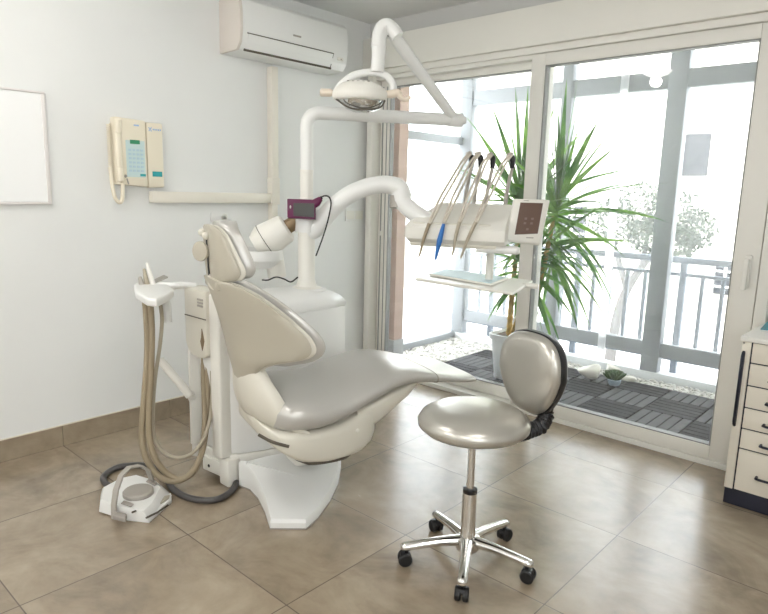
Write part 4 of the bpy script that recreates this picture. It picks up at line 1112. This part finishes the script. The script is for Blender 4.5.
def blade(b, base, d, ln, w, droop):
    base = Vector(base); d = Vector(d).normalized()
    side = d.cross(Vector((0, 0, 1)))
    if side.length < .05: side = Vector((1, 0, 0))
    side.normalize()
    side = (Matrix.Rotation(rd.uniform(-1.0, 1.0), 3, d) @ side).normalized()
    n = 7; L_, R_ , C_ = [], [], []
    p = base.copy(); dd = d.copy()
    for k in range(n + 1):
        t = k / n
        ww = w * (0.55 + 1.3 * t) if t < .35 else w * (1.0 - ((t - .35) / .65) ** 1.6)
        upv = side.cross(dd)
        L_.append(p + side * ww); R_.append(p - side * ww); C_.append(p - upv * ww * .35)
        dd = (dd + Vector((0, 0, -droop / n))).normalized()
        p = p + dd * (ln / n)
    vs = [[b.bm.verts.new(x) for x in row] for row in (L_, C_, R_)]
    for k in range(n):
        for a_, c_ in ((0, 1), (1, 2)):
            b.bm.faces.new((vs[a_][k], vs[a_][k + 1], vs[c_][k + 1], vs[c_][k]))
def rosette(c, n, lmin, lmax, elmin, elmax, droop, spread=.06):
    b = MB()
    for i in range(n):
        az = i * 2.399 + rd.uniform(-.3, .3); t = i / n
        el = radians(elmin + (elmax - elmin) * t + rd.uniform(-8, 8))
        d = (cos(az) * cos(el), sin(az) * cos(el), sin(el))
        d = (d[0], d[1] * (.35 if d[1] < 0 else .8), d[2])
        ln = rd.uniform(lmin, lmax)
        blade(b, (c[0] + rd.uniform(-.012, .012), c[1] + rd.uniform(-.012, .012), c[2] - spread * (1 - t) * 2 + rd.uniform(-.02, .02)), d, ln, rd.uniform(.016, .024), droop * (1.25 - t))
    b.build('foliage', M_leaf, pt, angle=80)
rosette((1.05, .43, 1.30), 44, .48, .78, -15, 85, .62, .07)
rosette((1.31, .43, 1.32), 50, .46, .76, -25, 88, .68, .08)
rosette((1.30, .42, 1.05), 34, .36, .62, -45, 30, .8, .07)
rosette((1.14, .37, .90), 36, .34, .56, -45, 55, .9, .06)
# limestone boulders and a small succulent
def rock(name, c, r, seed, label):
    b = bmesh.new(); bmesh.ops.create_icosphere(b, subdivisions=3, radius=1.0)
    q = random.Random(seed); ph_ = [(Vector((q.gauss(0, 1), q.gauss(0, 1), q.gauss(0, 1))).normalized(), q.uniform(.45, .8)) for _ in range(14)]
    for v in b.verts:
        for n_, d_ in ph_:
            e = v.co.dot(n_) - d_
            if e > 0: v.co -= n_ * e * .8
    m_ = MB(); m_._merge(b, Matrix.Translation(c) @ Matrix.Diagonal((*r, 1)))
    return tag(m_.build(name, M_stone, angle=50), label, 'stone', 'white stones on the balcony')
RK = [(1.457,0.863,0.075),(1.543,0.993,0.075),(1.650,0.927,0.075)]
rock('stone', (RK[0][0], RK[0][1] - .04, .100), (.10, .08, .078), 4, 'large rugged white stone on the deck beside the blue bowl')
rock('stone', (RK[1][0] - .01, RK[1][1] + .04, .085), (.075, .06, .06), 8, 'smaller white stone lying behind the blue bowl')
rock('stone', (RK[2][0] + .02, RK[2][1] + .09, .058), (.07, .05, .025), 9, 'flat white stone lying right of the blue bowl')
SQ = [(1.635,0.833,0.040)][0]
su_ = thing('potted_succulent', 'small green succulent in a pale blue bowl on the deck', 'potted plant', (SQ[0], SQ[1], .04))
MB().lathe([(.03, 0), (.040, .01), (.046, .04), (.041, .043), (.036, .036), (.001, .036)], (SQ[0], SQ[1], .04), n=28).build('bowl', mat('pale_blue_glaze', (0.42, 0.52, 0.62), 0.35), su_)
sb = MB()
for i in range(34):
    a = i * 2.4; r = .006 + .0008 * i; el = 1.4 - i * .02
    d = Vector((cos(a) * cos(el), sin(a) * cos(el), sin(el)))
    c = Vector((SQ[0] + r * cos(a), SQ[1] + r * sin(a), .082)) + d * .034
    sb.ell(c, (.009, .009, .036), align_z(d), 8, 6)
sb.build('leaves', M_succ, su_, angle=70)
